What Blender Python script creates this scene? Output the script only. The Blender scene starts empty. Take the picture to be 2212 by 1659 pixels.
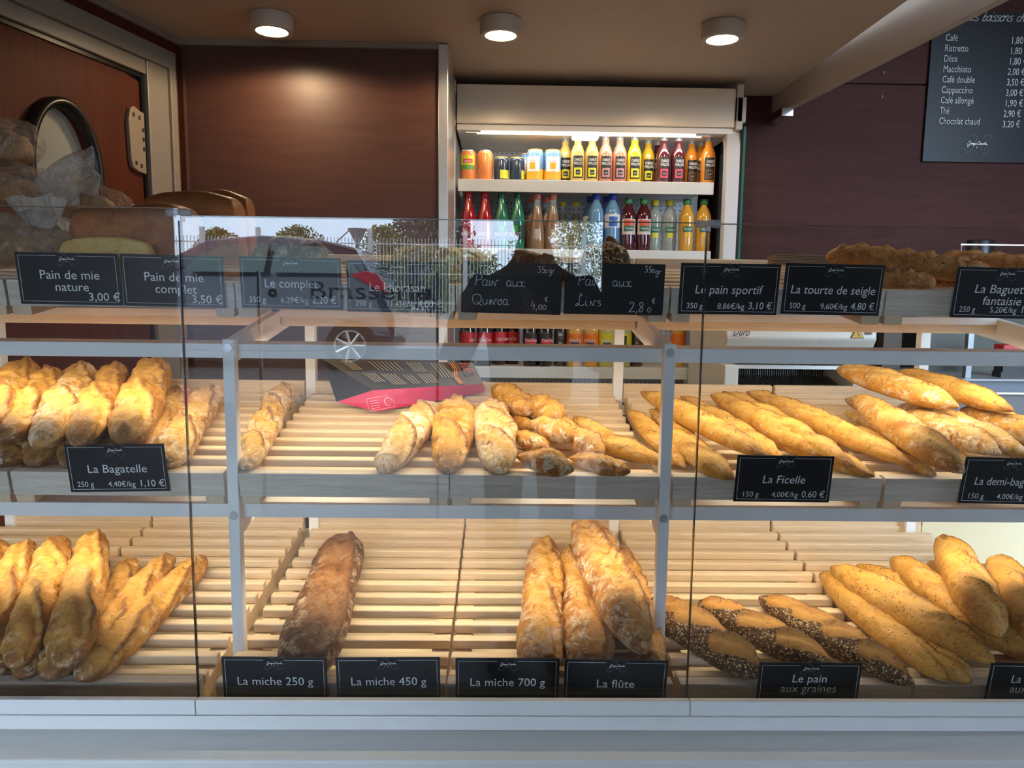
import bpy, bmesh, math, random
import numpy as np
from mathutils import Vector, Matrix
R_ = math.radians
sc = bpy.context.scene
COL = sc.collection
W, H, F = 2212, 1659, 1600.0

# ---------------------------------------------------------------- camera
CAM = np.array([0, 0, 1.6])
_p, _y, _r = np.radians([7.0, 1.0, 0.7])
FW = np.array([math.sin(_y)*math.cos(_p), math.cos(_y)*math.cos(_p), -math.sin(_p)])
_rt = np.array([math.cos(_y), -math.sin(_y), 0]); _up = np.cross(_rt, FW)
RT = math.cos(_r)*_rt + math.sin(_r)*_up
UP = -math.sin(_r)*_rt + math.cos(_r)*_up
cam = bpy.data.cameras.new('camera'); cam.sensor_width = 36; cam.lens = F/W*36
cam.clip_start = .02; cam.clip_end = 300
co = bpy.data.objects.new('camera', cam); COL.objects.link(co)
m = Matrix.Identity(4)
for i in range(3):
    m[i][0], m[i][1], m[i][2], m[i][3] = RT[i], UP[i], -FW[i], CAM[i]
co.matrix_world = m
sc.camera = co

# ---------------------------------------------------------------- colour management, world, big lights
vs = sc.view_settings
sc.display_settings.display_device = 'sRGB'
vs.view_transform = 'Standard'; vs.look = 'None'; vs.exposure = 0.0; vs.gamma = 1.0; vs.use_curve_mapping = False
cy = sc.cycles
cy.max_bounces = 7; cy.diffuse_bounces = 4; cy.glossy_bounces = 3; cy.transmission_bounces = 3
cy.transparent_max_bounces = 24; cy.caustics_reflective = False; cy.caustics_refractive = False
cy.sample_clamp_indirect = 6.0
cy.use_denoising = True

wd = bpy.data.worlds.new('sky'); sc.world = wd; wd.use_nodes = True
bg = wd.node_tree.nodes['Background']
bg.inputs[0].default_value = (.62, .79, 1.0, 1); bg.inputs[1].default_value = 14.5

def area(name, loc, size, power, col, direction, spread=180):
    l = bpy.data.lights.new(name, 'AREA'); l.shape = 'RECTANGLE'; l.size, l.size_y = size
    l.energy = power; l.color = col; l.spread = R_(spread)
    o = bpy.data.objects.new(name, l); COL.objects.link(o); o.location = loc
    o.rotation_euler = Vector(direction).to_track_quat('-Z', 'Y').to_euler()
    return o
sl = bpy.data.lights.new('sun', 'SUN'); sl.energy = 6.0; sl.angle = R_(1); sl.color = (1, .93, .82)
so = bpy.data.objects.new('sun', sl); COL.objects.link(so)
so.rotation_euler = Vector((.62, -.42, -.66)).to_track_quat('-Z', 'Y').to_euler()

WARM = (1, .86, .62); LED = 3.4
# light strips mounted behind the lips of the two front rails of the rack (one lamp per bay)
for bx in (-.905, -.091, .725):
    area('shelf_light_upper', (bx, 1.465, 1.4955), (.74, .012), LED, WARM, (0, .30, -1))
    area('shelf_light_lower', (bx, 1.465, 1.1895), (.74, .012), LED, WARM, (0, .30, -1))

# ---------------------------------------------------------------- pixel helpers (photo pixel -> point in the place)
def ray(x, y):
    return FW*F + RT*(x-W/2) - UP*(y-H/2)
def at(x, y, Y):
    d = ray(x, y); return CAM + d*(Y/d[1])
def atz(x, y, z):
    d = ray(x, y); return CAM + d*((z-CAM[2])/d[2])
def atp(x, y, p0, n):
    d = ray(x, y); n = np.array(n); return CAM + d*(np.dot(np.array(p0)-CAM, n)/np.dot(d, n))

# ---------------------------------------------------------------- scene helpers
def tag(o, label=None, cat=None, group=None, kind=None):
    if label: o['label'] = label
    if cat: o['category'] = cat
    if group: o['group'] = group
    if kind: o['kind'] = kind
    return o
def thing(name, label, cat, loc=(0, 0, 0), rot=(0, 0, 0), group=None):
    o = bpy.data.objects.new(name, None); COL.objects.link(o)
    o.location = loc; o.rotation_euler = rot; o.empty_display_size = .02
    return tag(o, label, cat, group)
def dup(root, loc, label=None, group=None, rz=None):
    r = root.copy(); COL.objects.link(r); r.location = loc
    if rz is not None: r.rotation_euler = (0, 0, rz)
    if label: r['label'] = label
    if group: r['group'] = group
    for ch in list(root.children):
        c = ch.copy(); COL.objects.link(c); c.parent = r
        for g in list(ch.children):
            d = g.copy(); COL.objects.link(d); d.parent = c
    return r

class MB:
    def __init__(s): s.v = []; s.f = []; s.mi = []
    def add(s, vs_, fs, mi=0, T=None):
        b = len(s.v)
        for p in vs_:
            p = Vector(p); s.v.append(tuple(T @ p) if T is not None else tuple(p))
        for f in fs: s.f.append(tuple(b+i for i in f)); s.mi.append(mi)
        return s
    def box(s, x0, x1, y0, y1, z0, z1, mi=0, T=None):
        v = [(x0,y0,z0),(x1,y0,z0),(x1,y1,z0),(x0,y1,z0),(x0,y0,z1),(x1,y0,z1),(x1,y1,z1),(x0,y1,z1)]
        return s.add(v, [(0,3,2,1),(4,5,6,7),(0,1,5,4),(1,2,6,5),(2,3,7,6),(3,0,4,7)], mi, T)
    def hexa(s, low, high, mi=0):
        n = len(low)
        fs = [tuple(reversed(range(n))), tuple(range(n, 2*n))]
        fs += [(i, (i+1) % n, n+(i+1) % n, n+i) for i in range(n)]
        return s.add(list(low)+list(high), fs, mi)
    def prism_x(s, poly, x0, x1, mi=0, T=None):      # poly of (y,z)
        n = len(poly)
        v = [(x0, a, b) for a, b in poly]+[(x1, a, b) for a, b in poly]
        fs = [tuple(range(n)), tuple(reversed(range(n, 2*n)))]
        fs += [(i, n+i, n+(i+1) % n, (i+1) % n) for i in range(n)]
        return s.add(v, fs, mi, T)
    def prism_y(s, poly, y0, y1, mi=0, T=None):      # poly of (x,z)
        n = len(poly)
        v = [(a, y0, b) for a, b in poly]+[(a, y1, b) for a, b in poly]
        fs = [tuple(range(n)), tuple(reversed(range(n, 2*n)))]
        fs += [(i, n+i, n+(i+1) % n, (i+1) % n) for i in range(n)]
        return s.add(v, fs, mi, T)
    def lathe(s, prof, n=20, mi=0, T=None, caps=True):
        v = []; fs = []
        for r, z in prof:
            for k in range(n):
                a = 2*math.pi*k/n; v.append((r*math.cos(a), r*math.sin(a), z))
        for i in range(len(prof)-1):
            for k in range(n):
                k2 = (k+1) % n
                fs.append((i*n+k, i*n+k2, (i+1)*n+k2, (i+1)*n+k))
        if caps:
            fs.append(tuple(reversed(range(n)))); fs.append(tuple((len(prof)-1)*n+k for k in range(n)))
        return s.add(v, fs, mi, T)
    def tube(s, pts, r, n=6, mi=0, flat=None):
        pts = [Vector(p) for p in pts]; v = []; fs = []; m_ = len(pts)
        up = Vector((0, 0, 1))
        for i, p in enumerate(pts):
            t = (pts[min(i+1, m_-1)]-pts[max(i-1, 0)])
            if t.length < 1e-9: t = Vector((1, 0, 0))
            t.normalize()
            a = t.cross(flat if flat else up)
            if a.length < 1e-3: a = t.cross(Vector((1, 0, 0)))
            a.normalize(); b = t.cross(a).normalized()
            rr = r[i] if isinstance(r, (list, tuple)) else r
            for k in range(n):
                g = 2*math.pi*k/n
                v.append(p+a*rr*math.cos(g)+b*rr*math.sin(g)*(.35 if flat else 1))
        for i in range(m_-1):
            for k in range(n):
                k2 = (k+1) % n; fs.append((i*n+k, i*n+k2, (i+1)*n+k2, (i+1)*n+k))
        fs.append(tuple(reversed(range(n)))); fs.append(tuple((m_-1)*n+k for k in range(n)))
        return s.add(v, fs, mi)
    def mesh(s, name):
        me = bpy.data.meshes.new(name); me.from_pydata(s.v, [], s.f); me.update(); return me
    def build(s, name, mats, parent=None, smooth=False, bevel=0, seg=2, fix=True):
        me = s.mesh(name)
        for mt in (mats if isinstance(mats, (list, tuple)) else [mats]): me.materials.append(mt)
        if fix:
            bm = bmesh.new(); bm.from_mesh(me); bmesh.ops.recalc_face_normals(bm, faces=bm.faces); bm.to_mesh(me); bm.free()
        if any(s.mi): me.polygons.foreach_set('material_index', s.mi)
        if smooth is True: me.polygons.foreach_set('use_smooth', [True]*len(me.polygons))
        elif smooth: me.shade_smooth() if hasattr(me, 'shade_smooth') else None
        o = bpy.data.objects.new(name, me); COL.objects.link(o)
        if parent: o.parent = parent
        if smooth and smooth is not True: 
            me.set_sharp_from_angle(angle=R_(smooth))
        if bevel:
            b = o.modifiers.new('bevel', 'BEVEL'); b.width = bevel; b.segments = seg; b.limit_method = 'ANGLE'; b.angle_limit = R_(40)
        return o
def struct(name, mb, mt, label=None, **k):
    o = mb.build(name, mt, **k); o['kind'] = 'structure'
    if label: o['label'] = label
    return o

def text(body, name, mt, parent, loc, size, width=None, align='LEFT', shear=0, rot=(R_(90), 0, 0), spacing=1.0):
    """lettering as flat mesh faces; width squeezes or stretches it to the measured width"""
    c = bpy.data.curves.new(name, 'FONT'); c.body = body; c.size = size; c.align_x = align; c.shear = shear
    c.space_character = spacing; c.resolution_u = 3
    f = bpy.data.objects.new(name, c)
    me = bpy.data.meshes.new_from_object(f)
    bpy.data.objects.remove(f); bpy.data.curves.remove(c)
    n = len(me.vertices); co_ = np.empty(n*3, np.float32); me.vertices.foreach_get('co', co_); co_ = co_.reshape(-1, 3)
    if width and n:
        w = co_[:, 0].max()-co_[:, 0].min(); co_[:, 0] *= max(.4, min(2.4, width/w))
        me.vertices.foreach_set('co', co_.ravel()); me.update()
    me.name = name; me.materials.clear(); me.materials.append(mt)
    o = bpy.data.objects.new(name, me); COL.objects.link(o); o.parent = parent
    o.location = loc; o.rotation_euler = rot
    return o

# ---------------------------------------------------------------- materials
def nt(name):
    mt = bpy.data.materials.new(name); mt.use_nodes = True
    t = mt.node_tree; return mt, t, t.nodes['Principled BSDF'], t.nodes, t.links
def c4(c): return (c[0], c[1], c[2], 1)
def plain(name, col, rough=.5, metal=0, spec=.5, emit=0, alpha=1, coat=0, var=.06, vscale=30, bump=0):
    mt, t, b, N, L = nt(name)
    b.inputs['Roughness'].default_value = rough; b.inputs['Metallic'].default_value = metal
    b.inputs['Specular IOR Level'].default_value = spec; b.inputs['Alpha'].default_value = alpha
    b.inputs['Coat Weight'].default_value = coat
    tc = N.new('ShaderNodeTexCoord'); nz = N.new('ShaderNodeTexNoise'); nz.inputs['Scale'].default_value = vscale
    nz.inputs['Detail'].default_value = 4
    L.new(tc.outputs['Object'], nz.inputs['Vector'])
    mx = N.new('ShaderNodeMix'); mx.data_type = 'RGBA'
    mx.inputs[6].default_value = c4([x*(1-var) for x in col]); mx.inputs[7].default_value = c4([min(1, x*(1+var)) for x in col])
    L.new(nz.outputs[0], mx.inputs[0]); L.new(mx.outputs[2], b.inputs['Base Color'])
    if bump:
        bp = N.new('ShaderNodeBump'); bp.inputs['Strength'].default_value = bump; bp.inputs['Distance'].default_value = .002
        L.new(nz.outputs[0], bp.inputs['Height']); L.new(bp.outputs[0], b.inputs['Normal'])
    if emit:
        b.inputs['Emission Color'].default_value = c4(col); b.inputs['Emission Strength'].default_value = emit
    return mt
def mapped(N, L, scale, rnd=True):
    tc = N.new('ShaderNodeTexCoord'); mp = N.new('ShaderNodeMapping'); mp.inputs['Scale'].default_value = scale
    if rnd:
        oi = N.new('ShaderNodeObjectInfo'); ml = N.new('ShaderNodeVectorMath'); ml.operation = 'SCALE'
        ml.inputs[0].default_value = (3.1, 5.7, 9.3); L.new(oi.outputs['Random'], ml.inputs['Scale'])
        ad = N.new('ShaderNodeVectorMath'); ad.operation = 'ADD'
        L.new(tc.outputs['Object'], ad.inputs[0]); L.new(ml.outputs[0], ad.inputs[1]); L.new(ad.outputs[0], mp.inputs[0])
    else: L.new(tc.outputs['Object'], mp.inputs[0])
    return mp.outputs[0]
def noise(N, L, vec, scale, detail=5, rough=.55, dist=0):
    n = N.new('ShaderNodeTexNoise'); n.inputs['Scale'].default_value = scale; n.inputs['Detail'].default_value = detail
    n.inputs['Roughness'].default_value = rough; n.inputs['Distortion'].default_value = dist
    L.new(vec, n.inputs['Vector']); return n.outputs[0]
def ramp(N, L, fac, stops):
    r = N.new('ShaderNodeValToRGB'); e = r.color_ramp.elements
    while len(e) < len(stops): e.new(.5)
    for i, (p, c) in enumerate(stops): e[i].position = p; e[i].color = c4(c)
    L.new(fac, r.inputs[0]); return r.outputs[0]
def mixc(N, L, fac, a, b, mode='MIX'):
    x = N.new('ShaderNodeMix'); x.data_type = 'RGBA'; x.blend_type = mode
    for s, v in ((0, fac), (6, a), (7, b)):
        if hasattr(v, 'is_linked') or hasattr(v, 'links'): L.new(v, x.inputs[s])
        else: x.inputs[s].default_value = v if s == 0 else c4(v)
    return x.outputs[2]
def mathn(N, L, op, a, b=None, clamp=False):
    x = N.new('ShaderNodeMath'); x.operation = op; x.use_clamp = clamp
    for i, v in enumerate((a, b)):
        if v is None: continue
        if hasattr(v, 'links'): L.new(v, x.inputs[i])
        else: x.inputs[i].default_value = v
    return x.outputs[0]
def mrange(N, L, v, a, b, c=0, d=1):
    x = N.new('ShaderNodeMapRange'); x.inputs[1].default_value = a; x.inputs[2].default_value = b
    x.inputs[3].default_value = c; x.inputs[4].default_value = d; x.interpolation_type = 'SMOOTHSTEP'
    L.new(v, x.inputs[0]); return x.outputs[0]
def wood(name, light, dark, along=0, rough=.55, fine=70, coarse=14, bump=.12):
    mt, t, b, N, L = nt(name)
    sca = [1.0, 1.0, 1.0]; sca[along] = .045
    v = mapped(N, L, sca)
    g1 = noise(N, L, v, coarse*3, 4, .6, 1.2); g2 = noise(N, L, v, fine*6, 3, .6, .3)
    c = ramp(N, L, g1, [(.30, dark), (.50, [(a+d)/2 for a, d in zip(light, dark)]), (.68, light)])
    c = mixc(N, L, mrange(N, L, g2, .35, .7, 0, .45), c, [x*.78 for x in dark])
    L.new(c, b.inputs['Base Color']); b.inputs['Roughness'].default_value = rough
    bp = N.new('ShaderNodeBump'); bp.inputs['Strength'].default_value = bump; bp.inputs['Distance'].default_value = .001
    L.new(g2, bp.inputs['Height']); L.new(bp.outputs[0], b.inputs['Normal'])
    return mt
ASH = wood('pale_ash_wood', (.80, .645, .455), (.69, .51, .33))
ASHY = wood('pale_ash_wood_lengthwise', (.79, .63, .44), (.66, .48, .30), along=1)
ASH_DAY = wood('daylight_grey_ash', (.80, .71, .60), (.54, .47, .39), fine=90, coarse=20, bump=.25)  # same ash as the slats, with the grey of daylight put into its colour
def veneer(name, a, bcol, rough, along=0, spec=.45):
    mt, t, b, N, L = nt(name)
    sca = [1, 1, 1]; sca[along] = .12
    v = mapped(N, L, sca, False)
    g = noise(N, L, v, 45, 6, .65, .6); g2 = noise(N, L, v, 6, 4, .5)
    c = ramp(N, L, g, [(.3, bcol), (.7, a)])
    c = mixc(N, L, mrange(N, L, g2, .3, .7, 0, .25), c, [x*.7 for x in bcol])
    L.new(c, b.inputs['Base Color']); b.inputs['Roughness'].default_value = rough; b.inputs['Specular IOR Level'].default_value = spec
    return mt
PANEL = veneer('brown_wood_laminate', (.088, .034, .023), (.062, .023, .015), .46)
PANELR = veneer('plum_brown_laminate', (.082, .031, .026), (.058, .021, .018), .65, spec=.12)
DOORW = veneer('red_mahogany_laminate', (.095, .022, .010), (.064, .015, .007), .6, along=2, spec=.15)
CEILM = plain('beige_ceiling', (.52, .41, .32), .62, var=.03, vscale=8)
WHITE = plain('white_lacquer', (.86, .86, .85), .32, var=.02)
RACKW = plain('white_powder_coat', (.86, .86, .86), .38, var=.02)
WHITEP = plain('white_plastic', (.78, .77, .74), .4, var=.02)
CREAM = plain('cream_laminate', (.72, .63, .43), .45, var=.02)
ALU = plain('brushed_aluminium', (.62, .61, .59), .36, metal=.85, var=.05, vscale=60)
FRAMEG = plain('grey_beige_frame', (.225, .20, .17), .42, var=.04)
CHROME = plain('chrome', (.8, .82, .84), .12, metal=1)
BLACK = plain('black_plastic', (.012, .012, .013), .35)
RUBBER = plain('black_rubber', (.008, .008, .008), .3, spec=.4)
DARKM = plain('dark_interior', (.02, .02, .022), .5)
GREYP = plain('light_grey_panel', (.55, .55, .56), .4, var=.03)
SLATE = plain('black_card', (.0075, .0085, .012), .42, spec=.35, var=.15)
INK = plain('white_print', (.80, .81, .83), .5)
CHALK = plain('white_chalk_pen', (.62, .70, .78), .6)
GREYINK = plain('grey_print', (.13, .135, .15), .5)
SCREW = plain('steel_screw', (.55, .57, .60), .3, metal=.9)
LAMPG = plain('lamp_glow_warm', (1, .86, .62), .5, emit=14)
TUBEG = plain('lamp_glow_white', (1, .97, .90), .5, emit=5)
def glassmat(name, tint=(1, 1, 1), ior=1.5, rough=0.0):
    mt = bpy.data.materials.new(name); mt.use_nodes = True; t = mt.node_tree; N, L = t.nodes, t.links
    N.remove(N['Principled BSDF'])
    tr = N.new('ShaderNodeBsdfTransparent'); tr.inputs[0].default_value = c4(tint)
    gl = N.new('ShaderNodeBsdfGlossy'); gl.inputs['Roughness'].default_value = rough
    fr = N.new('ShaderNodeFresnel'); gm = N.new('ShaderNodeNewGeometry'); L.new(mrange(N, L, gm.outputs['Backfacing'], 0, 1, ior, 1/ior), fr.inputs[0])
    mx = N.new('ShaderNodeMixShader'); L.new(fr.outputs[0], mx.inputs[0]); L.new(tr.outputs[0], mx.inputs[1]); L.new(gl.outputs[0], mx.inputs[2])
    L.new(mx.outputs[0], N['Material Output'].inputs['Surface'])
    return mt
GLASS = glassmat('clear_glass', (.985, .992, .988), 1.5)
GEDGE = plain('green_glass_edge', (.02, .16, .12), .15, spec=.6)
CLEARP = plain('clear_acrylic', (.55, .55, .62), .15, alpha=.55)

# ---------------------------------------------------------------- bread
def hsh(i, j, k, s):
    n = (i*374761393 + j*668265263 + k*2147483647 + s*1274126177) & 0xffffffff
    n = ((n ^ (n >> 13))*1274126177) & 0xffffffff
    return ((n ^ (n >> 16)) & 0xffff)/65535.0
def vnoise(p, s=0):
    f = np.floor(p); i = f.astype(np.int64); t = p-f; t = t*t*(3-2*t); r = 0
    for a in (0, 1):
        for b in (0, 1):
            for c in (0, 1):
                w = (t[:, 0] if a else 1-t[:, 0])*(t[:, 1] if b else 1-t[:, 1])*(t[:, 2] if c else 1-t[:, 2])
                r = r+w*hsh(i[:, 0]+a, i[:, 1]+b, i[:, 2]+c, s)
    return r*2-1
def fbm(p, s=0, o=4):
    r = 0; a = 1; tot = 0
    for k in range(o): r = r+a*vnoise(p*2**k+17.3*k, s+k); tot += a; a *= .5
    return r/tot
def bread_geo(L, R, style='baguette', seed=1, slashes=3, bend=0.0, rough=1.0, nu=130, nv=64, tails=(0, 0), flat=.80, fat=(1, 1), turn=24):
    u = np.linspace(0, 1, nu); u = .5-.5*np.cos(np.pi*u)*(.75+.25*np.abs(np.cos(np.pi*u))**2) if False else (u*.55+.45*(.5-.5*np.cos(np.pi*u)))
    w = np.abs(2*u-1)
    if style == 'baguette': prof = (1-w**2.7)**.62
    elif style == 'ficelle': prof = (1-w**2.1)**.62
    elif style == 'log': prof = (1-w**5.0)**.5
    elif style == 'oval': prof = np.clip(1-w**2.0, 0, 1)**.62
    elif style == 'lobe': prof = np.clip(np.sin(np.pi*u**.8), 0, 1)**.75
    else: prof = (1-w**3.4)**.55
    prof = np.clip(prof, 0, 1)
    prof = prof*(fat[0]+(fat[1]-fat[0])*u)
    for e, q in ((0, u), (1, 1-u)):
        if tails[e]: prof = np.maximum(prof, tails[e]*np.clip(np.minimum(q/.02, 1), 0, 1)**.5*(q < .3))
    k1 = fbm(np.stack([u*5, u*0+seed*1.7, u*0], 1), seed, 2)
    prof = prof*(1+.16*k1*rough)
    th = np.linspace(0, 2*np.pi, nv, endpoint=False)
    U, T = np.meshgrid(u, th, indexing='ij'); P = np.repeat(prof[:, None], nv, 1)
    cx, cz = np.cos(T), np.sin(T)
    yy = P*R*np.sign(cx)*np.abs(cx)**.92; zz = P*R*flat*np.sign(cz)*np.abs(cz)**.95
    lim = -.62*R*flat*np.clip(P*1.25, 0, 1); zz = np.where(zz < lim, lim+(zz-lim)*.15, zz)
    X = (U-.5)*L
    q = np.stack([X.ravel(), yy.ravel(), zz.ravel()], 1)
    nrm = np.stack([np.zeros(q.shape[0]), cx.ravel(), cz.ravel()], 1)
    ss = (np.pi/2-T)*R
    ear = np.zeros_like(X); edge = np.zeros_like(X); disp = np.zeros_like(X)
    rg = random.Random(seed)
    if slashes:
        la = L*.86/slashes*.62; wb = R*.62
        for k in range(slashes):
            uk = .5+((k+.5)/slashes-.5)*.84+rg.uniform(-.015, .015)
            an = R_(turn+rg.uniform(-6, 6))
            a = (U-uk)*L*math.cos(an)+ss*math.sin(an); b = -(U-uk)*L*math.sin(an)+ss*math.cos(an)
            b = b+R*.12*rg.uniform(-1, 1)
            wob = .15*R*fbm(np.stack([a.ravel()/R*1.2, a.ravel()*0+k, a.ravel()*0+seed], 1), seed+9, 2).reshape(X.shape)
            b = b+wob
            along = np.exp(-(np.abs(a)/la)**4)
            mk = along*np.exp(-(np.abs(b)/wb)**4); ear = np.maximum(ear, mk)
            rd = along*np.exp(-((b+wb*.95)/(.30*wb))**2); edge = np.maximum(edge, rd)
            disp += R*(.21*rd-.13*along*np.exp(-((b+wb*.40)/(.32*wb))**2)+.07*mk)
    n1 = fbm(q/R*.75+seed*3.1, seed, 3).reshape(X.shape); n2 = fbm(q/R*2.6+seed, seed+5, 3).reshape(X.shape)
    crk = np.abs(fbm(q/R*1.5+seed*5, seed+11, 2).reshape(X.shape)); crk = np.exp(-(crk/.06)**2)
    disp = disp+R*rough*(.22*n1+.10*n2)-R*.10*rough*crk*(1-ear*.5)
    up = np.clip(cz*1.2+.5, .12, 1)
    q = q+nrm*(disp*up*np.clip(P*1.6, 0, 1)).reshape(-1, 1)
    bz = bend*L*(4*u*(1-u)-.5); q[:, 1] += np.repeat(bz, nv)
    tip = np.clip((w-.72)/.28, 0, 1); tipv = np.repeat(tip, nv)
    q[:, 2] += .62*R*flat
    fs = []
    for i in range(nu-1):
        for k in range(nv):
            k2 = (k+1) % nv; fs.append((i*nv+k, i*nv+k2, (i+1)*nv+k2, (i+1)*nv+k))
    fs.append(tuple(reversed(range(nv)))); fs.append(tuple((nu-1)*nv+k for k in range(nv)))
    return q, fs, dict(ear=ear.ravel(), edge=np.maximum(edge.ravel(), .85*crk.ravel()*(up.ravel() > .4)), tip=tipv)
def bread_mesh(name, parts, mt):
    """parts: list of (geo, 4x4 numpy or None) joined into one continuous loaf"""
    V, Fc, A = [], [], dict(ear=[], edge=[], tip=[]); b = 0
    for (q, fs, at_), T in parts:
        if T is not None: q = q @ T[:3, :3].T+T[:3, 3]
        V.append(q); Fc += [tuple(i+b for i in f) for f in fs]; b += len(q)
        for k in A: A[k].append(at_[k])
    V = np.concatenate(V)
    me = bpy.data.meshes.new(name); me.from_pydata(V.tolist(), [], Fc); me.update()
    for k in A:
        at_ = me.attributes.new(k, 'FLOAT', 'POINT'); at_.data.foreach_set('value', np.concatenate(A[k]).astype(np.float32))
    me.polygons.foreach_set('use_smooth', [True]*len(me.polygons)); me.materials.append(mt)
    bm = bmesh.new(); bm.from_mesh(me); bmesh.ops.recalc_face_normals(bm, faces=bm.faces); bm.to_mesh(me); bm.free()
    return me

def crust(name, gold, brown, earc, flourc=(.80, .68, .50), flour=.5, edgec=(.20, .075, .02), tipc=None, rough=.46, seeds=None, bump=.6):
    gold, brown, earc = [(c[0]*.97, c[1]*.92, c[2]*.72) for c in (gold, brown, earc)]
    mt, t, b, N, L = nt(name)
    v = mapped(N, L, (1, 1, 1))
    at_ = {}
    for k in ('ear', 'edge', 'tip'):
        a = N.new('ShaderNodeAttribute'); a.attribute_name = k; at_[k] = a.outputs['Fac']
    n1 = noise(N, L, v, 22, 6, .65, .8); n2 = noise(N, L, v, 85, 6, .65, .8); n3 = noise(N, L, v, 44, 6, .72, .5); n4 = noise(N, L, v, 260, 3, .6)
    col = ramp(N, L, n1, [(.34, brown), (.54, gold)])
    col = mixc(N, L, mrange(N, L, n2, .52, .70, 0, .5), col, [x*.55 for x in brown])
    fl = mathn(N, L, 'MULTIPLY', mrange(N, L, n3, .58-.16*flour, .70-.16*flour), mrange(N, L, n2, .38, .60, .25, 1))
    fl = mathn(N, L, 'MULTIPLY', fl, min(1, flour*1.5))
    fl = mathn(N, L, 'MULTIPLY', fl, mathn(N, L, 'SUBTRACT', 1.0, mathn(N, L, 'MULTIPLY', at_['ear'], .75)))
    if tipc:
        tp = mathn(N, L, 'MULTIPLY', mrange(N, L, at_['tip'], .25, .95), mrange(N, L, n1, .3, .6, .4, 1))
        col = mixc(N, L, tp, col, tipc)
    earm = mathn(N, L, 'MULTIPLY', at_['ear'], mrange(N, L, n3, .25, .55, .35, .95))
    col = mixc(N, L, earm, col, mixc(N, L, mrange(N, L, n2, .4, .65), earc, gold))
    col = mixc(N, L, fl, col, flourc)
    col = mixc(N, L, mathn(N, L, 'MULTIPLY', mrange(N, L, at_['edge'], .45, .95), mrange(N, L, n2, .3, .6, .45, 1)), col, edgec)
    col = mixc(N, L, mrange(N, L, n4, .58, .74, 0, .40), col, [min(1, x*1.5+.06) for x in gold]); col = mixc(N, L, mrange(N, L, n4, .42, .28, 0, .35), col, [x*.5 for x in brown])
    hgt = mathn(N, L, 'ADD', mathn(N, L, 'MULTIPLY', n2, .6), mathn(N, L, 'ADD', mathn(N, L, 'MULTIPLY', n4, .45), mathn(N, L, 'MULTIPLY', n3, .7)))
    if seeds:
        kind, sc_, amount = seeds
        vo = N.new('ShaderNodeTexVoronoi'); vo.inputs['Scale'].default_value = sc_; L.new(v, vo.inputs['Vector'])
        pick = N.new('ShaderNodeSeparateColor'); L.new(vo.outputs['Color'], pick.inputs[0])
        spot = mrange(N, L, vo.outputs['Distance'], .50, .38) if kind == 'band' else mrange(N, L, vo.outputs['Distance'], .34, .22)
        if kind == 'band':
            band = mrange(N, L, mathn(N, L, 'ADD', mathn(N, L, 'MULTIPLY', n1, .5), mathn(N, L, 'SUBTRACT', .62, at_['ear'])), .38, .55)
            dens = mathn(N, L, 'MULTIPLY', spot, band)
            sc1 = ramp(N, L, pick.outputs[0], [(.0, (.018, .012, .009)), (.50, (.03, .018, .012)), (.52, (.66, .47, .23)), (1, (.80, .62, .36))])
            col = mixc(N, L, band, col, (.16, .075, .028)); col = mixc(N, L, dens, col, sc1)
            hgt = mathn(N, L, 'ADD', hgt, mathn(N, L, 'MULTIPLY', dens, 1.3))
        else:
            sel = mathn(N, L, 'MULTIPLY', spot, mrange(N, L, pick.outputs[0], 1-amount, 1-amount+.03))
            col = mixc(N, L, sel, col, (.16, .055, .015))
    L.new(col, b.inputs['Base Color'])
    b.inputs['Roughness'].default_value = rough; b.inputs['Specular IOR Level'].default_value = .35
    bp = N.new('ShaderNodeBump'); bp.inputs['Strength'].default_value = bump; bp.inputs['Distance'].default_value = .0055
    L.new(hgt, bp.inputs['Height']); L.new(bp.outputs[0], b.inputs['Normal'])
    return mt
GOLD = crust('golden_crust', (.60, .315, .075), (.33, .128, .030), (.70, .43, .13), flour=.45, tipc=(.20, .075, .025))
PALE = crust('floury_pale_crust', (.62, .36, .11), (.38, .165, .042), (.68, .41, .125), flour=.95, flourc=(.82, .71, .54))
FLOURY = crust('white_floured_crust', (.64, .40, .15), (.46, .24, .075), (.64, .37, .10), flour=1.25, flourc=(.80, .70, .55))
BROWNC = crust('deep_brown_crust', (.165, .068, .021), (.060, .024, .009), (.32, .14, .04), flour=.66, flourc=(.66, .50, .34), tipc=(.10, .04, .015))
FLUTE = crust('flute_crust', (.55, .25, .058), (.28, .095, .022), (.72, .43, .13), flour=.75, flourc=(.78, .66, .48), tipc=(.17, .065, .02))
FICELLE = crust('ficelle_crust', (.66, .37, .095), (.44, .19, .040), (.74, .49, .17), flour=.34, tipc=(.28, .11, .03), bump=.5)
DEMI = crust('demi_crust', (.63, .335, .078), (.40, .16, .032), (.74, .51, .21), flour=.6, tipc=(.30, .12, .03))
FLAX = crust('flax_crust', (.60, .335, .090), (.42, .195, .043), (.64, .37, .11), flour=.22, seeds=('spot', 190, .30), bump=.5, rough=.40)
SEEDED = crust('seeded_crust', (.52, .27, .075), (.34, .14, .035), (.55, .29, .085), flour=0, seeds=('band', 250, .5), bump=.7)
BRIOCHE = crust('pan_loaf_crust', (.42, .150, .038), (.28, .085, .020), (.4, .16, .05), flour=0, tipc=(.17, .05, .012), rough=.48, bump=.18)
CEREAL = crust('fancy_crust', (.47, .195, .045), (.30, .105, .022), (.52, .25, .07), flour=.3, seeds=('spot', 120, .35))

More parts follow.
